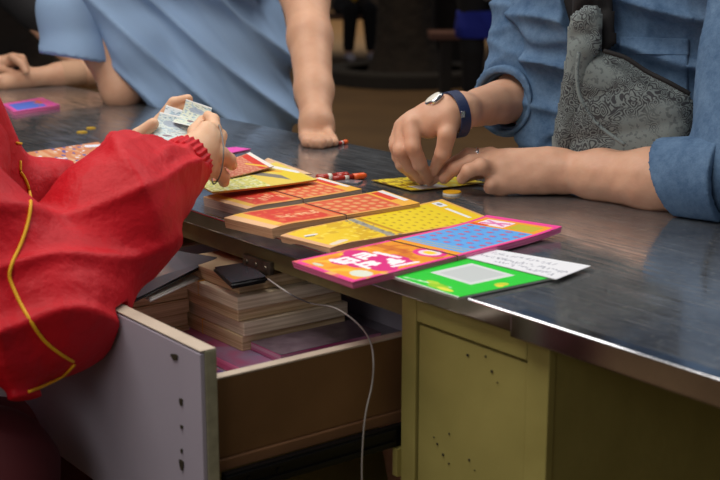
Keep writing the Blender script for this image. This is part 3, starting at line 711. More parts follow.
# ---- customer in the denim shirt
ctr = V3(.405, 2.10, 0); wd = V3(.75, -.66, 0).normalized(); fd = V3(-.66, -.75, 0).normalized()   # wd: his right -> left
sR = at(538, -50, 2.20); sL = at(748, -45, 1.96)
elR = at(522, 97, 2.14); wrR = at(459, 112, 1.985)
elL = at(742, 186, 1.77); wrL = at(560, 172, 1.945)
base = []
base += chain([ctr+wd*.03+V3(0, 0, .60), ctr+wd*.03+V3(0, 0, .80), ctr+wd*.02+V3(0, 0, 1.02)], [.105, .098, .115], fd, .72)
base += [Prim(ctr-wd*.10+V3(0, 0, 1.06), ctr+wd*.10+V3(0, 0, 1.06), .085, .085), Prim(ctr+V3(0, 0, 1.08), ctr+V3(0, 0, 1.24)+fd*.03, .055, .052)]
base += chain([sR, elR, wrR], [.052, .041, .0255]); base += chain([sL, elL], [.052, .042])
base += chain([elL, at(650, 180, 1.85), at(600, 175, 1.91), wrL], [.044, .0435, .037, .029])
base += [Prim(ctr-wd*.05+V3(0, 0, .58), ctr-wd*.09+V3(-.22, -.04, .56)+fd*.1, .085, .062), Prim(ctr+wd*.07+V3(0, 0, .58), ctr+wd*.10+fd*.30+V3(0, 0, .56), .085, .062)]
kR = ctr-wd*.09+V3(-.22, -.04, .56)+fd*.1; kL = ctr+wd*.10+fd*.30+V3(0, 0, .56)
base += chain([kR, kR+V3(.06, .08, -.48)], [.058, .042]); base += chain([kL, kL+V3(.06, .08, -.48)], [.058, .042])
base += [Prim(kR+V3(.06, .08, -.505), kR+V3(-.06, -.04, -.515), .038, .032), Prim(kL+V3(.06, .08, -.505), kL+V3(-.06, -.04, -.515), .038, .032)]
base += head_prims(ctr+V3(0, 0, 1.35)+fd*.06, fd+V3(0, 0, -.5))
# right hand: palm from the wrist to the knuckles, palm side towards lower right
hR = [Prim(wrR, at(436, 117, 1.975), .0245, .0225), Prim(wrR, at(416, 121, 1.985), .024, .0175), Prim(at(445, 112, 1.985), at(411, 127, 1.975), .022, .0155),
      Prim(at(440, 116, 2.00), at(406, 128, 2.0), .022, .016), Prim(at(447, 118, 1.96), at(430, 128, 1.965), .018, .012)]
base += hR
fR = [chain([at(412, 126, 1.965), at(413, 147, 1.945), at(420, 164, 1.955), at(429, 178, 1.985)], [.0150, .0125, .0108, .0085]),      # index
      chain([at(405, 127, 1.985), at(401, 150, 1.965), at(410, 167, 1.98), at(422, 180, 2.00)], [.0145, .0125, .0105, .0085]),       # middle
      chain([at(402, 127, 2.010), at(396, 145, 2.0), at(402, 164, 2.005), at(414, 177, 2.02)], [.0135, .0115, .010, .008]),         # ring
      chain([at(405, 125, 2.035), at(396, 140, 2.035), at(398, 157, 2.035), at(408, 170, 2.04)], [.012, .010, .009, .0075]),        # little
      chain([at(450, 115, 1.965), at(447, 134, 1.945), at(443, 153, 1.95), at(434, 171, 1.98)], [.0165, .0140, .0122, .0085])]      # thumb
# left hand, laid on its side on the desk
def tz(px, py, r, dz=0): # centre of a limb of radius r resting on the desk at that pixel
    return onz(px, py, ZT+r+dz)
hL = [Prim(wrL, at(505, 168, 1.955), .0275, .024), Prim(wrL, at(492, 158, 1.975), .026, .0145), Prim(at(548, 166, 1.95), at(494, 168, 1.95), .026, .017),
      Prim(wrL, at(497, 178, 1.94), .024, .014), Prim(at(540, 180, 1.935), at(505, 185, 1.935), .020, .013)]
base += hL
fL = [chain([at(492, 156, 1.985), at(468, 156, 1.985), at(447, 168, 1.985), at(430, 182, 1.995)], [.0140, .0118, .0105, .0080]),
      chain([at(492, 160, 1.965), at(470, 162, 1.955), at(454, 169, 1.955), at(444, 179, 1.97)], [.0135, .0115, .0098, .0078]),
      chain([at(494, 170, 1.945), at(481, 166.5, 1.925), at(469, 171, 1.92), at(462, 179, 1.935)], [.0135, .0120, .0105, .0080]),
      chain([at(503, 184, 1.935), at(492, 184, 1.925), at(490, 188, 1.93), at(500, 192, 1.935)], [.0125, .0105, .0085, .0075]),
      chain([at(530, 160, 1.99), at(505, 162, 2.01), at(480, 172, 2.02), at(462, 178, 2.02)], [.015, .0125, .0105, .0085])]
den = body('person', Solid(base, .018, fR+fL, .007, disp=lambda P: .0006*noise_fn(180, 3)(P), amp=.002), .0026, M['skin'],
           'customer in a blue denim shirt with grey paisley sling bag scratching a ticket', (ctr.x, ctr.y, 0))
# nails
def nail(parent, p, d, up, l=.0075, wd_=.0052):
    d = d.normalized(); s = d.cross(up).normalized(); u = s.cross(d)
    M4 = Matrix((s, d, u)).transposed().to_4x4(); M4.translation = p-parent.location
    MB().lathe([(0, .0012), (wd_*.7, .0009), (wd_, 0), (wd_*.9, -.0006), (0, -.0008)], 14, M4 @ Matrix.Diagonal((1, l/wd_, 1, 1))).build('fingernail', M['nail'], parent, True)
M['nail'] = mat('nail', srgb(228, 180, 160), .25)
# wrist watch
wax = (elR-wrR).normalized(); wc = wrR+wax*.012
def ring_pts(c, ax, ru, rv, n=40, u=None, ph=0):
    ax = ax.normalized(); u = (u or UPZ); u = (u-ax*u.dot(ax)).normalized(); v = ax.cross(u)
    return [c+u*ru*math.cos(2*math.pi*k/n)+v*rv*math.sin(2*math.pi*k/n) for k in range(n)]
def strap(name, parent, c, ax, ru, rv, wdt, th, m, n=48):
    ax = ax.normalized(); A = ring_pts(c-ax*wdt/2, ax, ru, rv, n); B = ring_pts(c+ax*wdt/2, ax, ru, rv, n); A2 = ring_pts(c-ax*wdt/2, ax, ru+th, rv+th, n); B2 = ring_pts(c+ax*wdt/2, ax, ru+th, rv+th, n)
    V = A+B+A2+B2; Fc = []
    for i in range(n):
        j = (i+1) % n; Fc += [(i, j, n+j, n+i), (2*n+j, 2*n+i, 3*n+i, 3*n+j), (2*n+i, 2*n+j, j, i), (n+i, n+j, 3*n+j, 3*n+i)]
    o = meshobj(name, V, Fc, m, parent, False)
    b = bmesh.new(); b.from_mesh(o.data); bmesh.ops.recalc_face_normals(b, faces=b.faces[:]); bmesh.ops.bevel(b, geom=b.edges[:], offset=.0004, segments=1, affect='EDGES'); b.to_mesh(o.data); b.free(); return o
watch = empty('wristwatch', wc); tag(watch, 'silver wristwatch with navy strap on the denim customer\'s raised wrist', 'watch')
cw = at(445, 113, 1.985)+V3(.006, 0, .0)
wx = (at(470, 109, 2.00)-at(436, 116, 1.975)).normalized()
strap('strap', watch, at(454.5, 114.5, 1.979), wx, .0335, .0345, .017, .0032, M['strap'])
cn = (at(430, 99, 1.985)-at(440, 112, 1.985)).normalized()
dirn = (at(431, 101, 1.975)-at(450, 112, 1.985))
cc = at(434, 99.5, 1.975)
q = (V3(-.55, -.1, .8)).to_track_quat('Z', 'Y').to_matrix().to_4x4(); q.translation = cc-wc
MB().lathe([(0, -.004), (.0145, -.004), (.0165, -.002), (.0165, .002), (.0145, .004), (0, .004)], 36, q).build('watch_case', M['watchsteel'], watch, True)
q2 = q.copy(); MB().lathe([(0, .0041), (.0135, .0041), (.0125, .0048), (0, .0052)], 36, q2).build('dial', M['whiteplastic'], watch, True)
lk = MB()
for k in range(4):
    p = cc.lerp(at(445, 96, 1.985), .35+k*.2)-wc; lk.box(p.x-.004, p.x+.004, p.y-.006, p.y+.006, p.z-.002, p.z+.002, .0008)
lk.build('lug_links', M['strap'], watch)
sp = at(463, 114, 1.944)-wc
MB().box(sp.x-.003, sp.x+.003, sp.y-.0035, sp.y+.002, sp.z-.005, sp.z+.005, .0008).build('buckle', M['watchsteel'], watch)
# ring
rp = at(477, 157.5, 1.985); rng = empty('finger_ring', rp); tag(rng, 'thin silver ring on the denim customer\'s flat-lying left hand', 'ring')
rax = (at(492, 156, 1.985)-at(468, 156, 1.985)).normalized()
MB().tube([p-rp for p in ring_pts(rp, rax, .0142, .0142, 32)], .0021, 8, True).build('band', M['silver'], rng, True)
qq = V3(-.1, -.6, .8).to_track_quat('Z', 'Y').to_matrix().to_4x4(); qq.translation = V3(-.1, -.6, .8).normalized()*.0135
MB().lathe([(0, -.001), (.0030, -.001), (.0036, .0005), (.002, .002), (0, .0024)], 14, qq).build('stone', M['silver'], rng, True)
# denim shirt: torso shell open over a black T-shirt, sleeves with rolled cuffs
def sub3(a, b, t): return a+(b-a)*t
shR = sR+V3(0, 0, .01); shL = sL+V3(0, 0, .01)
cen = ctr
f1 = addf(folds((.5, .2, 1), 95, .009, 11, 1.2, 8), folds((1, .4, -.4), 120, .006, 12, 1.3, 11))
tb = chain([cen+wd*.035+V3(0, 0, .62), cen+wd*.035+V3(0, 0, .82), cen+wd*.01+V3(0, 0, 1.02)], [.126, .120, .140], fd, .84)
tb += [Prim(cen+wd*.13+V3(0, 0, .72), cen+wd*.15+V3(0, 0, 1.05), .065, .07)]
tb += [Prim(cen-wd*.12+V3(0, 0, 1.07), cen+wd*.12+V3(0, 0, 1.07), .088, .088)]
tb += [Prim(cen-wd*.075+fd*.088+V3(0, 0, .68), cen-wd*.075+fd*.075+V3(0, 0, 1.05), .036, .040)]      # loose right front
wedge = lambda P: -( np.abs((P-np.array(cen))@np.array(wd)+.035) - (.012+.115*np.clip((P[:, 2]-.86)/.3, 0, 1)) )
def keep_shirt(P):
    q = P-np.array(cen); x = q@np.array(wd)-.012; y = q@np.array(fd)
    wv = (-.01+.075*np.clip((P[:, 2]-.90)/.20, 0, 1))-np.abs(x)      # >0 inside the opening
    return np.minimum(wv, y-.055)
shirt = Solid(tb, .05, disp=f1, amp=.008, cuts=[((0, 0, .66), (0, 0, -1)), ((0, 0, 1.17), (0, 0, 1))], keep=keep_shirt).mesh('shirt', .004, M['denim'], den)
tee = Solid(chain([cen+wd*.035+V3(0, 0, .62), cen+wd*.035+V3(0, 0, .80), cen+wd*.01+V3(0, 0, 1.03)], [.112, .106, .128], fd, .80)+[Prim(cen-wd*.08+V3(0, 0, 1.07), cen+wd*.08+V3(0, 0, 1.07), .075, .075)], .04, cuts=[((0, 0, .64), (0, 0, -1)), ((0, 0, 1.15), (0, 0, 1))]).mesh('t_shirt', .006, M['black'], den)
def sleeve(parent, pts, rads, hem_p, hem_n, inner, m, seed, h=.0035, extra=(), amp=.005, name='sleeve', fold=None, k=.03, freq=60):
    ax = (Vector(pts[1])-Vector(pts[0])).normalized()
    f = fold or addf(folds(ax+V3(.35, .1, .1), freq*1.6, amp*1.8, seed, 1.4, 12), folds(ax+V3(-.5, .2, .1), freq*2.3, amp*1.0, seed+4, 1.3, 15))
    return Solid(chain(pts, rads)+list(extra), k, disp=f, amp=amp*3.2, cuts=[(hem_p, hem_n)], subs=inner).mesh(name, h, m, parent)
# right arm sleeve
d1 = (wrR-elR).normalized(); hemR = elR+d1*.055
sleeve(den, [shR-wd*.005, elR+V3(.005, .0, .01), elR+d1*.10], [.066, .056, .050], hemR-d1*.004, d1, [Prim(hemR-d1*.03, hemR+d1*.05, .0435, .0415)], M['denim'], 21, extra=[Prim(sub3(shR, elR, .55), elR+V3(-.005, 0, .03), .058, .052)])
Solid(chain([hemR-d1*.050, hemR+d1*.03], [.060, .0555]), .01, disp=addf(folds(d1+V3(0, 0, .3), 120, .0022, 31), folds((0, 1, 0), 50, .002, 32)), amp=.004, cuts=[(hemR+d1*.012, d1), (hemR-d1*.040, -d1)], subs=[Prim(hemR-d1*.08, hemR+d1*.06, .0475, .0465)]).mesh('rolled_cuff', .003, M['denim'], den)
# left arm sleeve and cuff
d2 = (at(640, 180, 1.86)-at(745, 182, 1.75)).normalized(); hemL = at(690, 179, 1.80)
sleeve(den, [shL, elL+V3(.01, .01, .015), elL+d2*.1], [.074, .066, .056], hemL+d2*.01, d2, [Prim(hemL-d2*.02, hemL+d2*.08, .048, .048)], M['denim'], 41, extra=[Prim(sub3(shL, elL, .5), elL+V3(0, 0, .035), .068, .060)], amp=.006)
Solid(chain([hemL-d2*.07, hemL+d2*.06], [.064, .0585]), .01, disp=addf(folds(d2+V3(.2, 0, .5), 90, .0022, 35), folds((0, 1, .3), 40, .002, 36)), amp=.004, cuts=[(hemL+d2*.026, (d2-V3(0, 0, .36)).normalized()), (hemL-d2*.06, -d2), ((0, 0, ZT+.001), (0, 0, -1))], subs=[Prim(hemL-d2*.1, hemL+d2*.1, .0505, .0495)]).mesh('rolled_cuff', .003, M['denim'], den)
# chest pocket, placket
def on_front(px, py, Y): return at(px, py, Y)
def panel(name, parent, pix, Yf, th, m, n=14, puff=0., seed=0):
    """cloth panel through pixel quad corners TL,TR,BR,BL with per-corner depth, real thickness, towards -fd"""
    P = [at(px, py, y) for (px, py), y in zip(pix, Yf)]; V = []; Fc = []
    nf = noise_fn(22, seed)
    for l in (0, 1):
        for i in range(n+1):
            for j in range(n+1):
                u, v = i/n, j/n; p = P[0].lerp(P[1], u).lerp(P[3].lerp(P[2], u), v)
                b = puff*math.sin(math.pi*u)*math.sin(math.pi*v) + (.0015*float(nf(np.array([p]))[0]) if seed else 0)
                V.append(p+fd*(b if l == 0 else b-th))
    N2 = (n+1)**2; ix = lambda l, i, j: l*N2+i*(n+1)+j
    for i in range(n):
        for j in range(n):
            Fc += [(ix(0, i, j), ix(0, i, j+1), ix(0, i+1, j+1), ix(0, i+1, j)), (ix(1, i, j), ix(1, i+1, j), ix(1, i+1, j+1), ix(1, i, j+1))]
    for i in range(n):
        Fc += [(ix(0, i, 0), ix(0, i+1, 0), ix(1, i+1, 0), ix(1, i, 0)), (ix(0, i+1, n), ix(0, i, n), ix(1, i, n), ix(1, i+1, n)), (ix(0, 0, i+1), ix(0, 0, i), ix(1, 0, i), ix(1, 0, i+1)), (ix(0, n, i), ix(0, n, i+1), ix(1, n, i+1), ix(1, n, i))]
    o = meshobj(name, V, Fc, m, parent, True)
    b = bmesh.new(); b.from_mesh(o.data); bmesh.ops.recalc_face_normals(b, faces=b.faces[:]); b.to_mesh(o.data); b.free(); return o
# sling bag of paisley cloth
def pillow(name, poly, Yfun, depth, m, parent, h=.004, fdv=None, seed=3, loc=None):
    """rounded cloth form from a pixel outline given depths; real thickness `depth` metres"""
    fdv = fdv or fd
    P = [at(px, py, Yfun(px, py)) for px, py in poly]; o = sum(P, Vector())/len(P)
    n = fdv.normalized(); ux = n.cross(UPZ).normalized(); uy = ux.cross(n)
    Q = np.array([((p-o).dot(ux), (p-o).dot(uy)) for p in P]); dep = np.array([(p-o).dot(n) for p in P])
    A = np.c_[Q, np.ones(len(Q))]; co = np.linalg.lstsq(A, dep, rcond=None)[0]
    lo = Q.min(0)-h; hi = Q.max(0)+h; nx, ny = (np.ceil((hi-lo)/h)).astype(int)
    X, Y = np.meshgrid(lo[0]+np.arange(nx+1)*h, lo[1]+np.arange(ny+1)*h, indexing='ij')
    ins = np.zeros(X.shape, bool); dist = np.full(X.shape, 9.)
    for a, b in zip(Q, np.roll(Q, -1, 0)):
        c = ((a[1] > Y) != (b[1] > Y)) & (X < (b[0]-a[0])*(Y-a[1])/((b[1]-a[1]) or 1e-9)+a[0]); ins ^= c
        ab = b-a; t = np.clip(((X-a[0])*ab[0]+(Y-a[1])*ab[1])/(ab@ab), 0, 1); dist = np.minimum(dist, np.hypot(X-a[0]-t*ab[0], Y-a[1]-t*ab[1]))
    sdist = np.where(ins, dist, -dist); r = .03
    keepm = sdist > -h*.7; d = np.clip(sdist, 0, r)/r; th = depth*np.sqrt(np.maximum(1-(1-d)**2, 0))*.5+.0006
    f = folds((.35, 0, 1), 75, .004, seed, 1.2, 14); P3 = np.stack([X.ravel(), Y.ravel()*0, Y.ravel()], 1); dd = f(P3).reshape(X.shape)*np.clip(sdist/.012, 0, 1)
    base = co[0]*X+co[1]*Y+co[2]; V = []; idx = {}
    for l, s_ in ((0, 1), (1, -1)):
        for i, j in np.argwhere(keepm):
            idx[(l, i, j)] = len(V); z = base[i, j]+s_*th[i, j]+(dd[i, j] if l == 0 else 0); V.append(o+ux*float(X[i, j])+uy*float(Y[i, j])+n*float(z))
    Fc = []; bd = {}
    for i in range(nx):
        for j in range(ny):
            c = [(i, j), (i+1, j), (i+1, j+1), (i, j+1)]
            if all(keepm[a] for a in c):
                Fc.append([idx[(0, *a)] for a in c]); Fc.append([idx[(1, *a)] for a in c][::-1])
                for a, b in zip(c, c[1:]+c[:1]):
                    if (b, a) in bd: del bd[(b, a)]
                    else: bd[(a, b)] = 1
    for a, b in bd: Fc.append([idx[(0, *b)], idx[(0, *a)], idx[(1, *a)], idx[(1, *b)]])
    ob = meshobj(name, V, Fc, m, parent, True)
    b = bmesh.new(); b.from_mesh(ob.data); bmesh.ops.recalc_face_normals(b, faces=b.faces[:]); b.to_mesh(ob.data); b.free(); return ob
YB = lambda px, py: 1.985-.00075*(px-560)
bagc = at(620, 90, 1.93); bag = empty('sling_bag', bagc); tag(bag, 'grey paisley-patterned cloth sling bag worn across the denim shirt', 'bag')
pillow('bag_body', [(578, 48), (592, 50), (604, 52), (625, 60), (645, 73), (668, 84), (688, 95), (694, 108), (694, 125), (688, 150), (676, 176), (600, 178), (556, 170), (553, 150), (557, 120), (566, 85), (572, 60)], YB, .045, M['paisley'], bag, seed=5)
pillow('bag_neck', [(573, 14), (588, 5), (600, 8), (602, 28), (600, 50), (592, 60), (584, 100), (570, 150), (552, 172), (553, 140), (561, 95), (567, 55), (569, 28)], lambda a, b: YB(a, b)-.018, .026, M['paisley'], bag, seed=8)
pillow('strap', [(576, -60), (610, -60), (613, 20), (616, 44), (603, 54), (598, 30), (594, 4), (572, 22)], lambda a, b: YB(a, b)+.008, .016, M['black'], bag, seed=9)
MB().tube(smooth_path([p-bagc for p in (at(604, 51, 1.925), at(626, 58, 1.905), at(646, 71, 1.89), at(668, 82, 1.87), at(690, 94, 1.86))], 6), .0035, 8).build('dark_piping', M['black'], bag, True)
MB().tube(smooth_path([p-bagc for p in (at(579, 52, 1.915), at(577, 75, 1.91), at(581, 100, 1.905), at(598, 125, 1.89), at(625, 145, 1.87))], 6), .003, 8).build('seam_roll', M['paisley'], bag, True)
# pocket on the shirt
from mathutils.bvhtree import BVHTree
def bvh(objs, parent):
    mw = Matrix.Translation(parent.location)
    return [BVHTree.FromPolygons([mw @ v.co for v in o.data.vertices], [tuple(p.vertices) for p in o.data.polygons]) for o in objs]
STREE = bvh([shirt], den)
def patch(name, quad, off, th, m, n=22):
    Q = [Vector((x, y, 0)) for x, y in quad]; o0 = Vector((0, 0, CAMZ)); T = []
    for i in range(n+1):
        for j in range(n+1):
            u, v = i/n, j/n; q = Q[0].lerp(Q[1], u).lerp(Q[3].lerp(Q[2], u), v); h = STREE[0].ray_cast(o0, ray(q.x, q.y).normalized()); T.append((q, h[0].y if h[0] is not None else None))
    ok = [t[1] for t in T if t[1] is not None]; md = sorted(ok)[len(ok)//2]
    Yv = np.array([t[1] if t[1] is not None and abs(t[1]-md) < .09 else md for t in T]).reshape(n+1, n+1)
    for _ in range(6):
        P = np.pad(Yv, 1, mode='edge'); Yv = (P[:-2, 1:-1]+P[2:, 1:-1]+P[1:-1, :-2]+P[1:-1, 2:]+Yv*2)/6
    V = [at(t[0].x, t[0].y, float(Yv.ravel()[k])-off) for k, t in enumerate(T)]; V += [v+V3(0, th, 0) for v in V]
    N2 = (n+1)**2; ix = lambda l, i, j: l*N2+i*(n+1)+j; Fc = []
    for i in range(n):
        for j in range(n): Fc += [(ix(0, i, j), ix(0, i, j+1), ix(0, i+1, j+1), ix(0, i+1, j)), (ix(1, i, j), ix(1, i+1, j), ix(1, i+1, j+1), ix(1, i, j+1))]
        Fc += [(ix(0, i, 0), ix(0, i+1, 0), ix(1, i+1, 0), ix(1, i, 0)), (ix(0, i+1, n), ix(0, i, n), ix(1, i, n), ix(1, i+1, n)), (ix(0, 0, i+1), ix(0, 0, i), ix(1, 0, i), ix(1, 0, i+1)), (ix(0, n, i), ix(0, n, i+1), ix(1, n, i+1), ix(1, n, i))]
    o = meshobj(name, V, Fc, m, den, True); b = bmesh.new(); b.from_mesh(o.data); bmesh.ops.recalc_face_normals(b, faces=b.faces[:]); b.to_mesh(o.data); b.free()
patch('chest_pocket', [(621, 38), (688, 40), (688, 92), (624, 86)], .0035, .008, M['denim'])
patch('pocket_hem', [(620, 37), (689, 39), (689, 55), (621, 54)], .0052, .008, M['denim'])

# ---- customer in the light blue T-shirt, seen from behind
tc = V3(-.352, 3.13, 0); tw = V3(.85, -.5, 0).normalized(); tf = V3(-.5, -.85, 0).normalized()    # tf: towards the camera (his back)
up_ = tc+V3(-.05, .02, 0)
shl = at(100, -45, 3.13); shr = at(274, -48, 2.92)
ell = at(121, 91, 3.07); wrl = at(165, 92, 3.29)
elr = at(310, 38, 2.70); wrr = at(316.5, 124, 2.50)
tbase = chain([tc+V3(0, 0, .70), tc+V3(0, 0, .90), up_+V3(0, 0, 1.06)], [.13, .125, .14], tf, .7)
tbase += [Prim(shl, shr, .055, .055)] + chain([shr, at(306, 0, 2.80), elr, at(314, 90, 2.58), wrr], [.054, .048, .045, .037, .0300])
tbase += chain([shl, at(104, 50, 3.10), ell, wrl], [.055, .050, .045, .028])
tbase += [Prim(wrl, wrl+V3(.05, .03, 0), .024, .018), Prim((shl+shr)/2+V3(0, 0, .03), (shl+shr)/2+V3(-.02, .08, .16), .055, .05)]
for s in (-1, 1): tbase += chain([tc+tw*s*.09+V3(0, 0, .72), tc+tw*s*.10+V3(0, 0, .42), tc+tw*s*.11+V3(0, 0, .05)], [.095, .062, .042])+[Prim(tc+tw*s*.11+V3(0, 0, .035), tc+tw*s*.11-tf*.14+V3(0, 0, .03), .034, .028)]
tbase += head_prims((shl+shr)/2+V3(-.02, .10, .27), -tf+V3(0, 0, -.2))
tbase += [Prim(wrr, at(317, 134, 2.488), .0290, .024), Prim(wrr, at(309, 134, 2.485), .024, .016), Prim(wrr, at(324, 134, 2.49), .022, .016)]
tfing = [chain([at(307, 132, 2.485), at(305, 137, 2.47), tz(307, 142, .0100), tz(311, 141, .009)], [.0125, .0115, .0105, .009]), chain([at(314, 133, 2.48), at(312.5, 138, 2.465), tz(314, 143, .0100), tz(317, 141, .009)], [.0125, .0115, .0105, .009]),
         chain([at(321, 133, 2.48), at(320, 138, 2.465), tz(321, 143.3, .0100), tz(323, 141, .009)], [.0125, .0115, .0105, .009]), chain([at(327, 132, 2.49), at(327, 137, 2.475), tz(327.5, 142.5, .0095), tz(328, 141, .009)], [.0115, .0105, .0095, .008]),
         chain([at(325, 129, 2.505), tz(332, 139, .012), tz(335, 142, .009)], [.0115, .010, .008])]
tfing += [chain([wrl+V3(.04, .02, .01*k-.015), wrl+V3(.09, .05, .014*k-.02), wrl+V3(.11, .07, .014*k-.03)], [.011, .009, .008]) for k in range(5)]
tman = body('person', Solid(tbase, .02, tfing, .007), .0036, M['skin2'], 'person in light blue T-shirt leaning on the desk with one straight arm', (tc.x, tc.y, 0))
f2 = addf(folds((.62, .1, .75), 70, .014, 53, .7, 4), folds((.8, .1, .5), 110, .006, 56, .9, 6))
tb2 = chain([tc+V3(.01, 0, .50), tc+V3(.01, 0, .74), tc+V3(-.005, 0, .90), up_+V3(-.01, 0, 1.04)], [.190, .192, .197, .190], tf, .66)
tb2 += [Prim(at(106, -12, 3.08), at(140, 45, 3.06), .075, .062), Prim(at(140, 45, 3.06), at(165, 96, 3.04), .060, .045)]
tb2 += [Prim(shl+V3(.0, .0, -.02), shr+V3(0, 0, -.02), .078, .072)]
Solid(tb2, .06, disp=f2, amp=.008, cuts=[((0, 0, .58), (0, 0, -1))]).mesh('t_shirt', .005, M['tee'], tman)
hl = at(78, 57, 3.09); du = (at(104, 58, 3.09)-shl).normalized(); hn = (at(76, 57, 3.09)-at(86, -20, 3.11)).normalized()
Solid(chain([shl+V3(0, 0, -.01), at(73, 10, 3.10), at(77, 62, 3.08), at(80, 90, 3.08)], [.086, .080, .0790, .078], ), .03, disp=addf(folds((.5, 0, .9), 30, .004, 61, .8, 6)), amp=.006, cuts=[(at(76, 57, 3.09), hn)], subs=[Prim(at(78, 40, 3.09), at(82, 110, 3.07), .062, .062)]).mesh('sleeve', .004, M['tee'], tman)
Solid(chain([at(75, 42, 3.09), at(76.5, 70, 3.085)], [.0850, .0835]), .01, cuts=[(at(76, 58.5, 3.09), hn), (at(76, 50.5, 3.09), -hn)], subs=[Prim(at(75, 20, 3.09), at(78, 100, 3.08), .074, .073)]).mesh('sleeve_hem', .004, M['tee'], tman)
hr = at(282, -10, 2.83); hn2 = (elr-shr).normalized()
Solid(chain([shr+V3(0, 0, -.005), at(284, -14, 2.84)], [.074, .070]), .03, disp=f2, amp=.008, cuts=[(at(274, -22, 2.86), hn2)], subs=[Prim(at(270, -40, 2.88), elr, .058, .055)]).mesh('sleeve', .004, M['tee'], tman)
Solid([Prim(tc+tw*s*.08+V3(0, 0, .66), tc+tw*s*.10+V3(0, 0, .42), .105, .080) for s in (-1, 1)]+[Prim(tc+tw*s*.10+V3(0, 0, .42), tc+tw*s*.11+V3(0, 0, .08), .080, .066) for s in (-1, 1)], .03, cuts=[((0, 0, .10), (0, 0, -1))]).mesh('trousers', .007, M['navy'], tman)

# ---- person in black at the far left end, forearms on the desk
bc = at(-70, -10, 3.75); bc = V3(bc.x, bc.y, 0)
bL = at(92, 74, 3.52); bw = at(28, 78, 3.42)
bb = chain([bc+V3(0, 0, .65), bc+V3(0, 0, .85), bc+V3(0, 0, 1.05)], [.12, .115, .13], (0, 1, 0), .75)+[Prim(bc+V3(-.16, 0, 1.08), bc+V3(.16, 0, 1.08), .055, .055), Prim(bc+V3(0, 0, 1.1), bc+V3(0, 0, 1.22), .05, .05)]
bb += chain([bc+V3(.17, 0, 1.06), bL, at(60, 75, 3.47), bw], [.05, .036, .031, .024]) + chain([bc+V3(-.17, 0, 1.06), at(-95, 66, 3.45), at(-10, 66, 3.43)], [.05, .036, .024])
bb += [Prim(bw, at(4, 81, 3.38), .023, .017), Prim(bw, at(6, 85, 3.37), .02, .014), Prim(at(-10, 66, 3.43), at(14, 60, 3.44), .022, .018)]
bb += [Prim(bc+V3(.08*s, 0, .62), bc+V3(.1*s, 0, .05), .085, .045) for s in (-1, 1)]+head_prims(bc+V3(0, -.02, 1.34), (.1, -1, -.4))
bf = [chain([at(6, 77+k*3, 3.38), at(-8, 79+k*3, 3.36), at(-18, 83+k*3, 3.35)], [.010, .0095, .008]) for k in range(4)]+[chain([at(20, 84, 3.40), at(8, 90, 3.38)], [.011, .009])]
bf += [chain([at(12, 57, 3.44-.015*k), at(22, 58+2*k, 3.43-.015*k), at(26, 66+2*k, 3.42-.015*k)], [.011, .010, .0085]) for k in range(4)]+[chain([at(0, 70, 3.42), at(12, 72, 3.40)], [.012, .010])]
bman = body('person', Solid(bb, .018, bf, .006), .0045, M['skin2'], 'person dressed in black at the far left with forearms resting on the desk', (bc.x, bc.y, 0))
Solid(chain([bc+V3(0, 0, .65), bc+V3(0, 0, .85), bc+V3(0, 0, 1.05)], [.15, .145, .15], (0, 1, 0), .8)+[Prim(bc+V3(-.17, 0, 1.08), bc+V3(.17, 0, 1.08), .075, .075)]+chain([bc+V3(.17, 0, 1.06), at(88, 50, 3.56)], [.07, .06])+chain([bc+V3(-.17, 0, 1.06), at(-95, 60, 3.46)], [.07, .055]), .04, disp=folds((.3, .2, 1), 40, .004, 71), amp=.006, cuts=[((0, 0, .6), (0, 0, -1))]).mesh('black_shirt', .007, M['black'], bman)
Solid([Prim(bc+V3(.08*s, 0, .62), bc+V3(.1*s, 0, .08), .10, .06) for s in (-1, 1)], .02).mesh('trousers', .009, M['black'], bman)
Solid([Prim(at(64, 74.5, 3.475), at(75, 74.5, 3.487), .036, .0375)], .01, cuts=[(at(51, 75, 3.458), (at(28, 78, 3.42)-at(64, 74, 3.475)).normalized())]).mesh('wrist_support', .004, mat('beige_elastic', srgb(190, 148, 118), .9), bman)

# ---- ticket seller in the red jacket
relb = at(66, 292, 1.47); rwr = at(190, 160, 1.765); rsh = at(-125, 130, 1.42)
lelb = at(-5, 200, 1.86); lwr = at(82, 178, 1.95); lsh = at(-94, 42, 1.78)
vc = V3(-.58, 1.47, 0); vf = V3(.8, .6, 0).normalized(); vs = V3(-.6, .8, 0).normalized()
vb = chain([vc+V3(-.04, -.05, .50), vc+V3(0, 0, .72), vc+V3(.02, .02, .90)], [.13, .125, .13], vf, .75)+[Prim(rsh, lsh, .055, .055), Prim((rsh+lsh)/2, (rsh+lsh)/2+V3(.02, .02, .14), .055, .05)]
vb += chain([rsh, relb, rwr], [.052, .042, .026])+chain([lsh, lelb, lwr], [.05, .036, .0215])
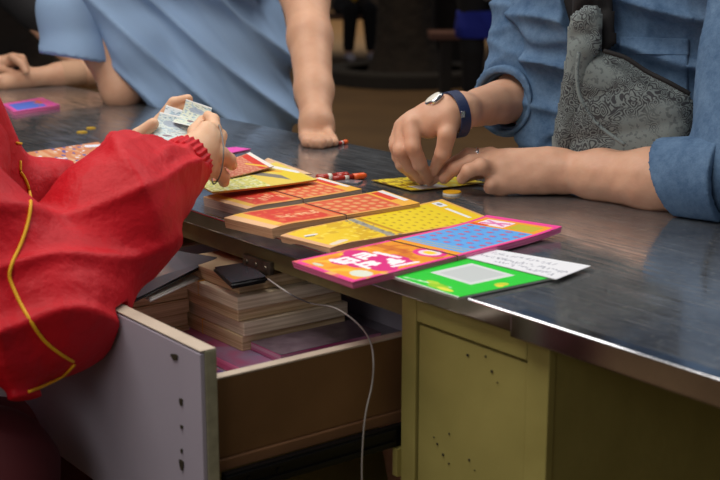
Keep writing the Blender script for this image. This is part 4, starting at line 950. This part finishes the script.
# right hand, fingers curled over the notes
vb += [Prim(rwr, at(207, 131, 1.795), .026, .0135), Prim(rwr, at(208, 141, 1.785), .027, .0150), Prim(rwr, at(208, 153, 1.78), .026, .0150), Prim(at(190, 164, 1.77), at(205, 168, 1.775), .024, .0135)]
vfg = [chain([at(206, 131, 1.80), at(214, 130, 1.815), at(213, 120, 1.84), at(208, 116, 1.86)], [.0120, .0108, .0092, .0078]),
       chain([at(208, 140, 1.79), at(217, 141, 1.795), at(220, 136, 1.825), at(212, 130, 1.85)], [.0130, .0118, .0100, .0085]),
       chain([at(208, 154, 1.785), at(221, 154, 1.785), at(229, 160, 1.80), at(232, 165, 1.815)], [.0125, .0110, .0098, .0082]),
       chain([at(205, 168, 1.78), at(216, 170, 1.785), at(223, 177, 1.80), at(224, 182, 1.81)], [.0125, .0105, .0095, .0080]),
       chain([at(194, 150, 1.80), at(196, 132, 1.84), at(203, 121, 1.87)], [.0150, .0120, .0090])]
# left hand holding the notes from behind
vb += [Prim(lwr, at(103, 160, 1.975), .0215, .019), Prim(at(98, 172, 1.97), at(138, 153, 2.03), .020, .018), Prim(at(98, 170, 1.975), at(142, 144, 2.05), .019, .016)]
vfg += [chain([at(141, 142, 2.05), at(160, 121, 2.08), at(174, 103, 2.08), at(188, 99, 2.07)], [.0120, .0105, .0095, .0080]),
        chain([at(142, 146, 2.05), at(162, 127, 2.08), at(177, 110, 2.08), at(190, 106, 2.07)], [.0120, .0105, .0095, .0080]),
        chain([at(142, 150, 2.04), at(160, 134, 2.07), at(174, 121, 2.07), at(186, 116, 2.06)], [.0120, .0105, .0095, .0080]),
        chain([at(140, 154, 2.03), at(154, 141, 2.06), at(166, 131, 2.06), at(176, 126, 2.06)], [.0105, .0095, .0085, .0075]),
        chain([at(118, 152, 1.985), at(138, 136, 1.97), at(153, 124, 1.97)], [.0145, .0120, .0095])]
for s in (-1, 1):
    hp = vc+vs*s*.09+V3(-.04, -.05, .50); kn = at(-14, 478, 1.42) if s < 0 else vc+vs*s*.10+vf*.24+V3(0, 0, .42); an = V3(kn.x-.05, kn.y-.03, .06)
    vb += chain([hp, kn, an], [.085, .055, .040])+[Prim(an+V3(0, 0, -.02), an+vf*.14+V3(0, 0, -.03), .034, .026)]
vb += head_prims((rsh+lsh)/2+V3(.05, .05, .25), vf+V3(0, 0, -.6))
ven = body('person', Solid(vb, .018, vfg, .007), .0028, M['skin3'], 'ticket seller in a red jacket with yellow piping counting banknotes', (vc.x, vc.y, 0))
fa = (rwr-relb).normalized()
# big soft folds of the near sleeve
hemV = at(187, 162, 1.755); hv = (at(205, 150, 1.79)-at(165, 178, 1.70)).normalized()
f3 = addf(folds((.8, .2, .35), 66, .0135, 81, 1.4, 10), folds((-.5, .3, 1), 95, .0085, 82, 1.4, 13), folds((1, 0, .1), 180, .0034, 83, 1.3, 18))
pan = lambda P: -np.maximum(np.maximum(((np.array(OO)-P)@np.array(EY))-.2715*1.0, -.2715*0-1), -9)   # placeholder, replaced below
def keep_drawer(P):
    q = P-np.array(OO); y = q@np.array(EY); x = q@np.array(EX); z = P[:, 2]
    d = np.maximum(np.maximum(np.abs(y+.2555)-.0135, z-.7135), np.abs(x+.514)-.312)      # drawer front box, inflated
    d2 = np.maximum(np.maximum(-.006-y, np.abs(z-.73)-.034), x-5)                            # rail and desk edge, inflated
    return np.maximum(-d, -d2)
slv = chain([rsh+V3(.0, 0, .0), relb+V3(-.012, .0, -.016), at(118, 218, 1.59), at(154, 184, 1.685), at(188, 162, 1.765)], [.075, .078, .072, .053, .035])
slv += [Prim(at(40, 312, 1.42), at(12, 335, 1.40), .070, .064), Prim(at(104, 212, 1.57), at(140, 179, 1.65), .071, .058)]
Solid(slv, .035, disp=f3, amp=.02, cuts=[(hemV, hv)], subs=[Prim(hemV-hv*.02, hemV+hv*.05, .029, .029)], keep=keep_drawer).mesh('sleeve', .0036, M['red'], ven)
fc_ = lambda P: .0022*np.sin(np.arctan2((P-np.array(hemV))@np.array(hv.cross(UPZ).normalized()), (P-np.array(hemV))@np.array(hv.cross(hv.cross(UPZ)).normalized()))*26)
Solid(chain([hemV-hv*.020, hemV+hv*.014], [.0385, .0350]), .01, disp=fc_, amp=.003, cuts=[(hemV+hv*.010, hv), (hemV-hv*.018, -hv)], subs=[Prim(hemV-hv*.05, hemV+hv*.05, .0275, .0275)]).mesh('elastic_cuff', .0026, M['red'], ven)
# far sleeve and cuff
hL2 = at(74, 182, 1.94); dl = (lwr-lelb).normalized()
Solid(chain([lsh, lelb, at(45, 188, 1.90), at(76, 182, 1.94)], [.085, .068, .040, .030]), .03, disp=addf(folds((.9, .1, .2), 110, .008, 91, 1.1, 10), folds((.9, .2, -.3), 180, .003, 92)), amp=.012, cuts=[(hL2, dl)], subs=[Prim(hL2-dl*.02, hL2+dl*.05, .0235, .0235)], keep=keep_drawer).mesh('sleeve', .0036, M['red'], ven)
Solid(chain([hL2-dl*.018, hL2+dl*.012], [.031, .0285]), .01, disp=lambda P: .0018*np.sin(P[:, 2]*600), amp=.003, cuts=[(hL2+dl*.008, dl), (hL2-dl*.018, -dl)], subs=[Prim(hL2-dl*.05, hL2+dl*.05, .0225, .0225)]).mesh('elastic_cuff', .0026, M['red'], ven)
# jacket torso
jb = chain([vc+V3(-.02, -.03, .55), vc+V3(0, 0, .72), vc+V3(.02, .02, .92)], [.165, .160, .155], vf, .85)+[Prim(rsh, lsh, .08, .085), Prim(at(-48, 150, 1.80), at(-50, 210, 1.72), .080, .08)]
Solid(jb, .06, disp=addf(folds((.3, .3, 1), 60, .008, 95, 1, 8), folds((1, .3, .3), 90, .005, 96)), amp=.02, cuts=[((0, 0, .50), (0, 0, -1))], keep=keep_drawer).mesh('jacket', .005, M['red'], ven)
tr = []
for s in (-1, 1):
    hp = vc+vs*s*.09+V3(-.04, -.05, .50); kn = at(-14, 478, 1.42) if s < 0 else vc+vs*s*.10+vf*.24+V3(0, 0, .42); an = V3(kn.x-.05, kn.y-.03, .06); tr += chain([hp, kn, an+V3(0, 0, .04)], [.112, .080, .058])
Solid(tr, .03, disp=folds((.3, .3, 1), 90, .009, 97), amp=.012).mesh('trousers', .007, M['redpants'], ven)
# yellow piping laid on the jacket
from mathutils.bvhtree import BVHTree
def on_surface(objs, pix, r, name, parent, m):
    trees = []
    for o in objs:
        mw = Matrix.Translation(parent.location); me = o.data
        trees.append(BVHTree.FromPolygons([mw @ v.co for v in me.vertices], [tuple(p.vertices) for p in me.polygons]))
    pts = []; sm = smooth_path([Vector((x, y, 0)) for x, y in pix], 5); o0 = Vector((0, 0, CAMZ))
    for s in sm:
        best = None
        for t in trees:
            h = t.ray_cast(o0, ray(s.x, s.y).normalized())
            if h[0] is not None and (best is None or h[3] < best[1]): best = (h[0]+h[1]*r*.55, h[3])
        if best: pts.append(best[0]-parent.location)
    if len(pts) > 2:
        q = [pts[0]]+[(pts[i-1]+pts[i]*2+pts[i+1])/4 for i in range(1, len(pts)-1)]+[pts[-1]]
        MB().tube(q, r, 6).build(name, m, parent, True)
reds = [o for o in ven.children if o.name.split('.')[0] in ('sleeve', 'jacket')]
on_surface(reds, [(20, 172), (26, 182), (30, 198), (28, 220), (20, 246), (9, 272), (14, 290), (25, 312), (42, 338), (58, 352), (73, 361)], .0021, 'yellow_piping', ven, M['yellowpipe'])
on_surface(reds, [(74, 364), (62, 376), (44, 386), (28, 392)], .0019, 'yellow_piping', ven, M['yellowpipe'])
on_surface(reds, [(16, 143), (22, 144), (30, 142)], .0020, 'yellow_piping', ven, M['yellowpipe'])
on_surface(reds, [(0, 84), (5, 90), (11, 97)], .0018, 'yellow_piping', ven, M['yellowpipe'])
on_surface(reds, [(20, 161), (20, 171)], .0018, 'yellow_piping', ven, M['yellowpipe'])

# banknotes
def note(pix, Ys, seed, label, base=(206, 222, 220), bow=.006):
    P = [at(px, py, y) for (px, py), y in zip(pix, Ys)]; c = sum(P, Vector())/4; nrm = (P[1]-P[0]).cross(P[3]-P[0]).normalized()
    root = empty('banknote', c); tag(root, label, 'banknote', 'banknotes held between the seller\'s hands')
    pt = Paint(90, 50, base); pt.blotch(26, seed, .5, (160, 190, 206), .8); pt.blotch(50, seed+1, .9, (110, 130, 150), .7); pt.ell(.72, .5, .10, .3, (150, 168, 190), .8); pt.ell(.25, .5, .05, .13, (110, 60, 90), .8); pt.rect(0, .04, 0, 1, (230, 236, 232)); pt.rect(.96, 1, 0, 1, (230, 236, 232))
    nu, nv = 90, 50; V = []
    for l in (0, 1):
        for i in range(nu):
            for j in range(nv):
                u, v = i/(nu-1), j/(nv-1); p = P[0].lerp(P[1], u).lerp(P[3].lerp(P[2], u), v); V.append(p+nrm*(bow*math.sin(math.pi*u)-l*.0003))
    ix = lambda l, i, j: l*nu*nv+i*nv+j; Fc = []
    for i in range(nu-1):
        for j in range(nv-1): Fc += [(ix(0, i, j), ix(0, i+1, j), ix(0, i+1, j+1), ix(0, i, j+1)), (ix(1, i, j), ix(1, i, j+1), ix(1, i+1, j+1), ix(1, i+1, j))]
    for i in range(nu-1): Fc += [(ix(0, i, 0), ix(1, i, 0), ix(1, i+1, 0), ix(0, i+1, 0)), (ix(0, i, nv-1), ix(0, i+1, nv-1), ix(1, i+1, nv-1), ix(1, i, nv-1))]
    for j in range(nv-1): Fc += [(ix(0, 0, j), ix(0, 0, j+1), ix(1, 0, j+1), ix(1, 0, j)), (ix(0, nu-1, j), ix(1, nu-1, j), ix(1, nu-1, j+1), ix(0, nu-1, j+1))]
    o = meshobj('paper', V, Fc, M['print'], root, True)
    col = np.concatenate([np.concatenate([pt.c.reshape(-1, 3)]*2), np.ones((nu*nv*2, 1))], 1).astype(np.float32)
    o.data.color_attributes.new('print', 'FLOAT_COLOR', 'POINT').data.foreach_set('color', col.ravel())
note([(143, 138), (160, 112), (192, 119), (182, 142)], [1.96, 2.00, 1.96, 1.92], 5, 'pale blue banknote lowest in the fan, its corner by the red cuff')
note([(152, 130), (166, 105), (194, 114), (188, 134)], [1.98, 2.02, 1.98, 1.94], 9, 'pale blue banknote in the middle of the fan', (214, 226, 230))
note([(172, 122), (186, 99), (212, 108), (199, 128)], [1.97, 2.00, 1.93, 1.90], 14, 'pale greenish banknote nearest the curled fingers', (216, 226, 208))
# grey band looped over the fingers
bl = [(216, 121, 1.835), (220, 128, 1.80), (223, 142, 1.775), (223.5, 155, 1.762), (222, 168, 1.765), (219, 178, 1.77), (214, 184, 1.785), (212, 178, 1.815), (214, 160, 1.83), (215, 140, 1.845)]
bp0 = at(222, 150, 1.775); bnd = MB().tube([p-bp0 for p in smooth_path([at(*q) for q in bl+[bl[0]]], 6)[:-1]], .0011, 6, True).build('rubber_band_loop', M['greyband'], None, True); bnd.location = bp0
tag(bnd, 'thin grey rubber band looped over the ticket seller\'s curled fingers', 'rubber band')

# ================================================================= BACKGROUND
def tree(px, Y, r, label):
    b = onz(px, 100, 0); x = (px-360)/FPX*Y*1.0; root = empty('tree', (x, Y, 0)); tag(root, label, 'tree', None)
    n = 26; V = []; Fc = []; rr = random.Random(int(px)); ph = [rr.uniform(0, 6.28) for _ in range(4)]
    zz = [0, .12, .3, .6, 1.0, 1.6, 2.4, 3.4]
    for k, z in enumerate(zz):
        for j in range(n):
            a = 2*math.pi*j/n; q = r*(1+.75*math.exp(-z*6)+.10*math.sin(3*a+ph[0]+z)+.06*math.sin(7*a+ph[1]+z*2)-.05*z)
            V.append((q*math.cos(a)+.05*z*math.sin(ph[2]), q*math.sin(a), z))
    for k in range(len(zz)-1):
        for j in range(n): Fc.append((k*n+j, k*n+(j+1) % n, (k+1)*n+(j+1) % n, (k+1)*n+j))
    o = meshobj('trunk', V, Fc, M['trunk'], root, True, rel=False)
    V = []; Fc = []; nf = rr
    for k in range(200):
        th = nf.uniform(0, 6.28); rad = r*2.2*nf.random()**.5; c = Vector((rad*math.cos(th), rad*math.sin(th), 3.6+nf.uniform(-.5, 1.1)))
        a = Vector((nf.uniform(-1, 1), nf.uniform(-1, 1), nf.uniform(-.5, .5))).normalized()*.16; b_ = a.cross(Vector((nf.uniform(-1, 1), .3, 1))).normalized()*.07
        i = len(V); V += [c-a, c+b_, c+a, c-b_+Vector((0, 0, .03))]; Fc.append((i, i+1, i+2, i+3))
    meshobj('crown', V, Fc, mat('dark_leaves', srgb(40, 60, 30), .7), root, False, rel=False)
    return root
def gx(px, Y): return (px-360)/FPX*Y*.985
tree(408, 10.6, .22, 'thick dark tree trunk between the two far benches')
tree(452, 11.9, .15, 'thinner dark tree trunk behind the reddish bench')
t3 = tree(8, 7.4, .22, 'dark brown tree trunk behind the person in black')
# stone ring around the trunk
pr = []
MB().lathe([(.50, 0), (.66, 0), (.66, .10), (.64, .12), (.52, .12), (.50, .10)], 48).build('tree_ring', M['darkstone'])
o = bpy.data.objects['tree_ring']; o.location = (gx(407, 10.6), 10.6, 0); tag(o, 'low dark stone ring around the thick tree trunk', 'planter')
# far bench with a seated person
def bench(px0, px1, Y, z, dp, m, label, legs):
    x0, x1 = gx(px0, Y), gx(px1, Y); root = empty('bench', ((x0+x1)/2, Y, 0)); tag(root, label, 'bench'); hx = (x1-x0)/2
    sb = MB()
    for k in range(3): sb.box(-hx, hx, -dp/2+k*dp/3+.006, -dp/2+(k+1)*dp/3-.006, z-.045, z, .006)
    sb.build('seat', m, root)
    for lx in legs: MB().box(lx*hx-.035, lx*hx+.035, -dp/2+.03, dp/2-.03, 0, z-.045, .005).build('leg', M['darkstone'], root)
    return root
bench(318, 388, 12.7, .43, .42, M['benchwood'], 'brown wooden bench under the seated person in the distance', (-.85, .85))
bench(429, 478, 9.2, .50, .40, M['benchred'], 'reddish bench on dark supports right of the tree trunk', (-.30, .75))
def walker(px, Y, top, bottom, shoem, label, sit=False, leglen=.75):
    x = gx(px, Y); c = V3(x, Y, 0); root = empty('person', c); tag(root, label, 'person'); b = []
    hipz = .50 if sit else .86; f = V3(.2, -1, 0).normalized(); s_ = V3(1, .2, 0).normalized()
    b += chain([c+V3(0, 0, hipz+.02), c+V3(0, 0, hipz+.24), c+V3(0, 0, hipz+.46)], [.12, .11, .13], f, .75)+[Prim(c-s_*.15+V3(0, 0, hipz+.5), c+s_*.15+V3(0, 0, hipz+.5), .05, .05), Prim(c+V3(0, 0, hipz+.5), c+V3(0, 0, hipz+.64), .05, .045)]
    L = []
    for q in (-1, 1):
        hp = c+s_*q*.09+V3(0, 0, hipz)
        if sit: kn = hp+f*.40+V3(0, 0, -.02); an = V3(kn.x+.02*q, kn.y+.02, .09)
        else: kn = hp+f*.03+V3(0, 0, -.40); an = V3(kn.x, kn.y+.03, .09)
        L.append((hp, kn, an)); b += chain([hp, kn, an], [.085, .055, .038])+[Prim(an+V3(0, 0, -.045), an+f*.15+V3(0, 0, -.055), .035, .028)]
        sh = c+s_*q*.17+V3(0, 0, hipz+.5); el = sh+s_*q*.04+V3(0, 0, -.28)+f*.04; wr = el+f*.20+V3(-q*.06, 0, -.06); b += chain([sh, el, wr, wr+f*.08], [.048, .038, .026, .022])
    b += head_prims(c+V3(0, 0, hipz+.74), f)
    body_ = Solid(b, .02).mesh('body', .012, M['skin2'], root)
    Solid(chain([c+V3(0, 0, hipz), c+V3(0, 0, hipz+.24), c+V3(0, 0, hipz+.46)], [.15, .145, .15], f, .8)+[Prim(c-s_*.16+V3(0, 0, hipz+.5), c+s_*.16+V3(0, 0, hipz+.5), .072, .072)], .04, disp=folds((.3, .2, 1), 40, .005, int(px)), amp=.01, cuts=[((0, 0, hipz-.1), (0, 0, -1))]).mesh('shirt', .012, top, root)
    for hp, kn, an in L:
        Solid(chain([hp, kn, an+V3(0, 0, .04)], [.105, .075, .055]), .02).mesh('trouser_leg', .012, bottom, root)
        Solid([Prim(an+V3(0, .03, -.05), an+f*.16+V3(0, 0, -.055), .044, .036)], .01, cuts=[((0, 0, .002), (0, 0, -1))]).mesh('shoe', .009, shoem, root)
    return root, c, hipz, f
walker(352, 12.85, M['yellowcloth'], M['black'], M['shoe'], 'seated person with black trousers and pale shoes on the far bench', True)
wr_, c_, hz, f_ = walker(486, 8.2, M['greywhite'], M['black'], M['black'], 'standing person in a grey top and royal blue apron in the background')
Solid(chain([c_+V3(0, 0, .60), c_+V3(0, 0, .90)], [.20, .16], f_, .8), .03, disp=folds((1, .2, .1), 36, .008, 7), amp=.012, cuts=[((0, 0, .53), (0, 0, -1)), ((0, 0, .70), (0, 0, 1))]).mesh('apron', .01, M['blue'], wr_)
bpy.context.view_layer.update()
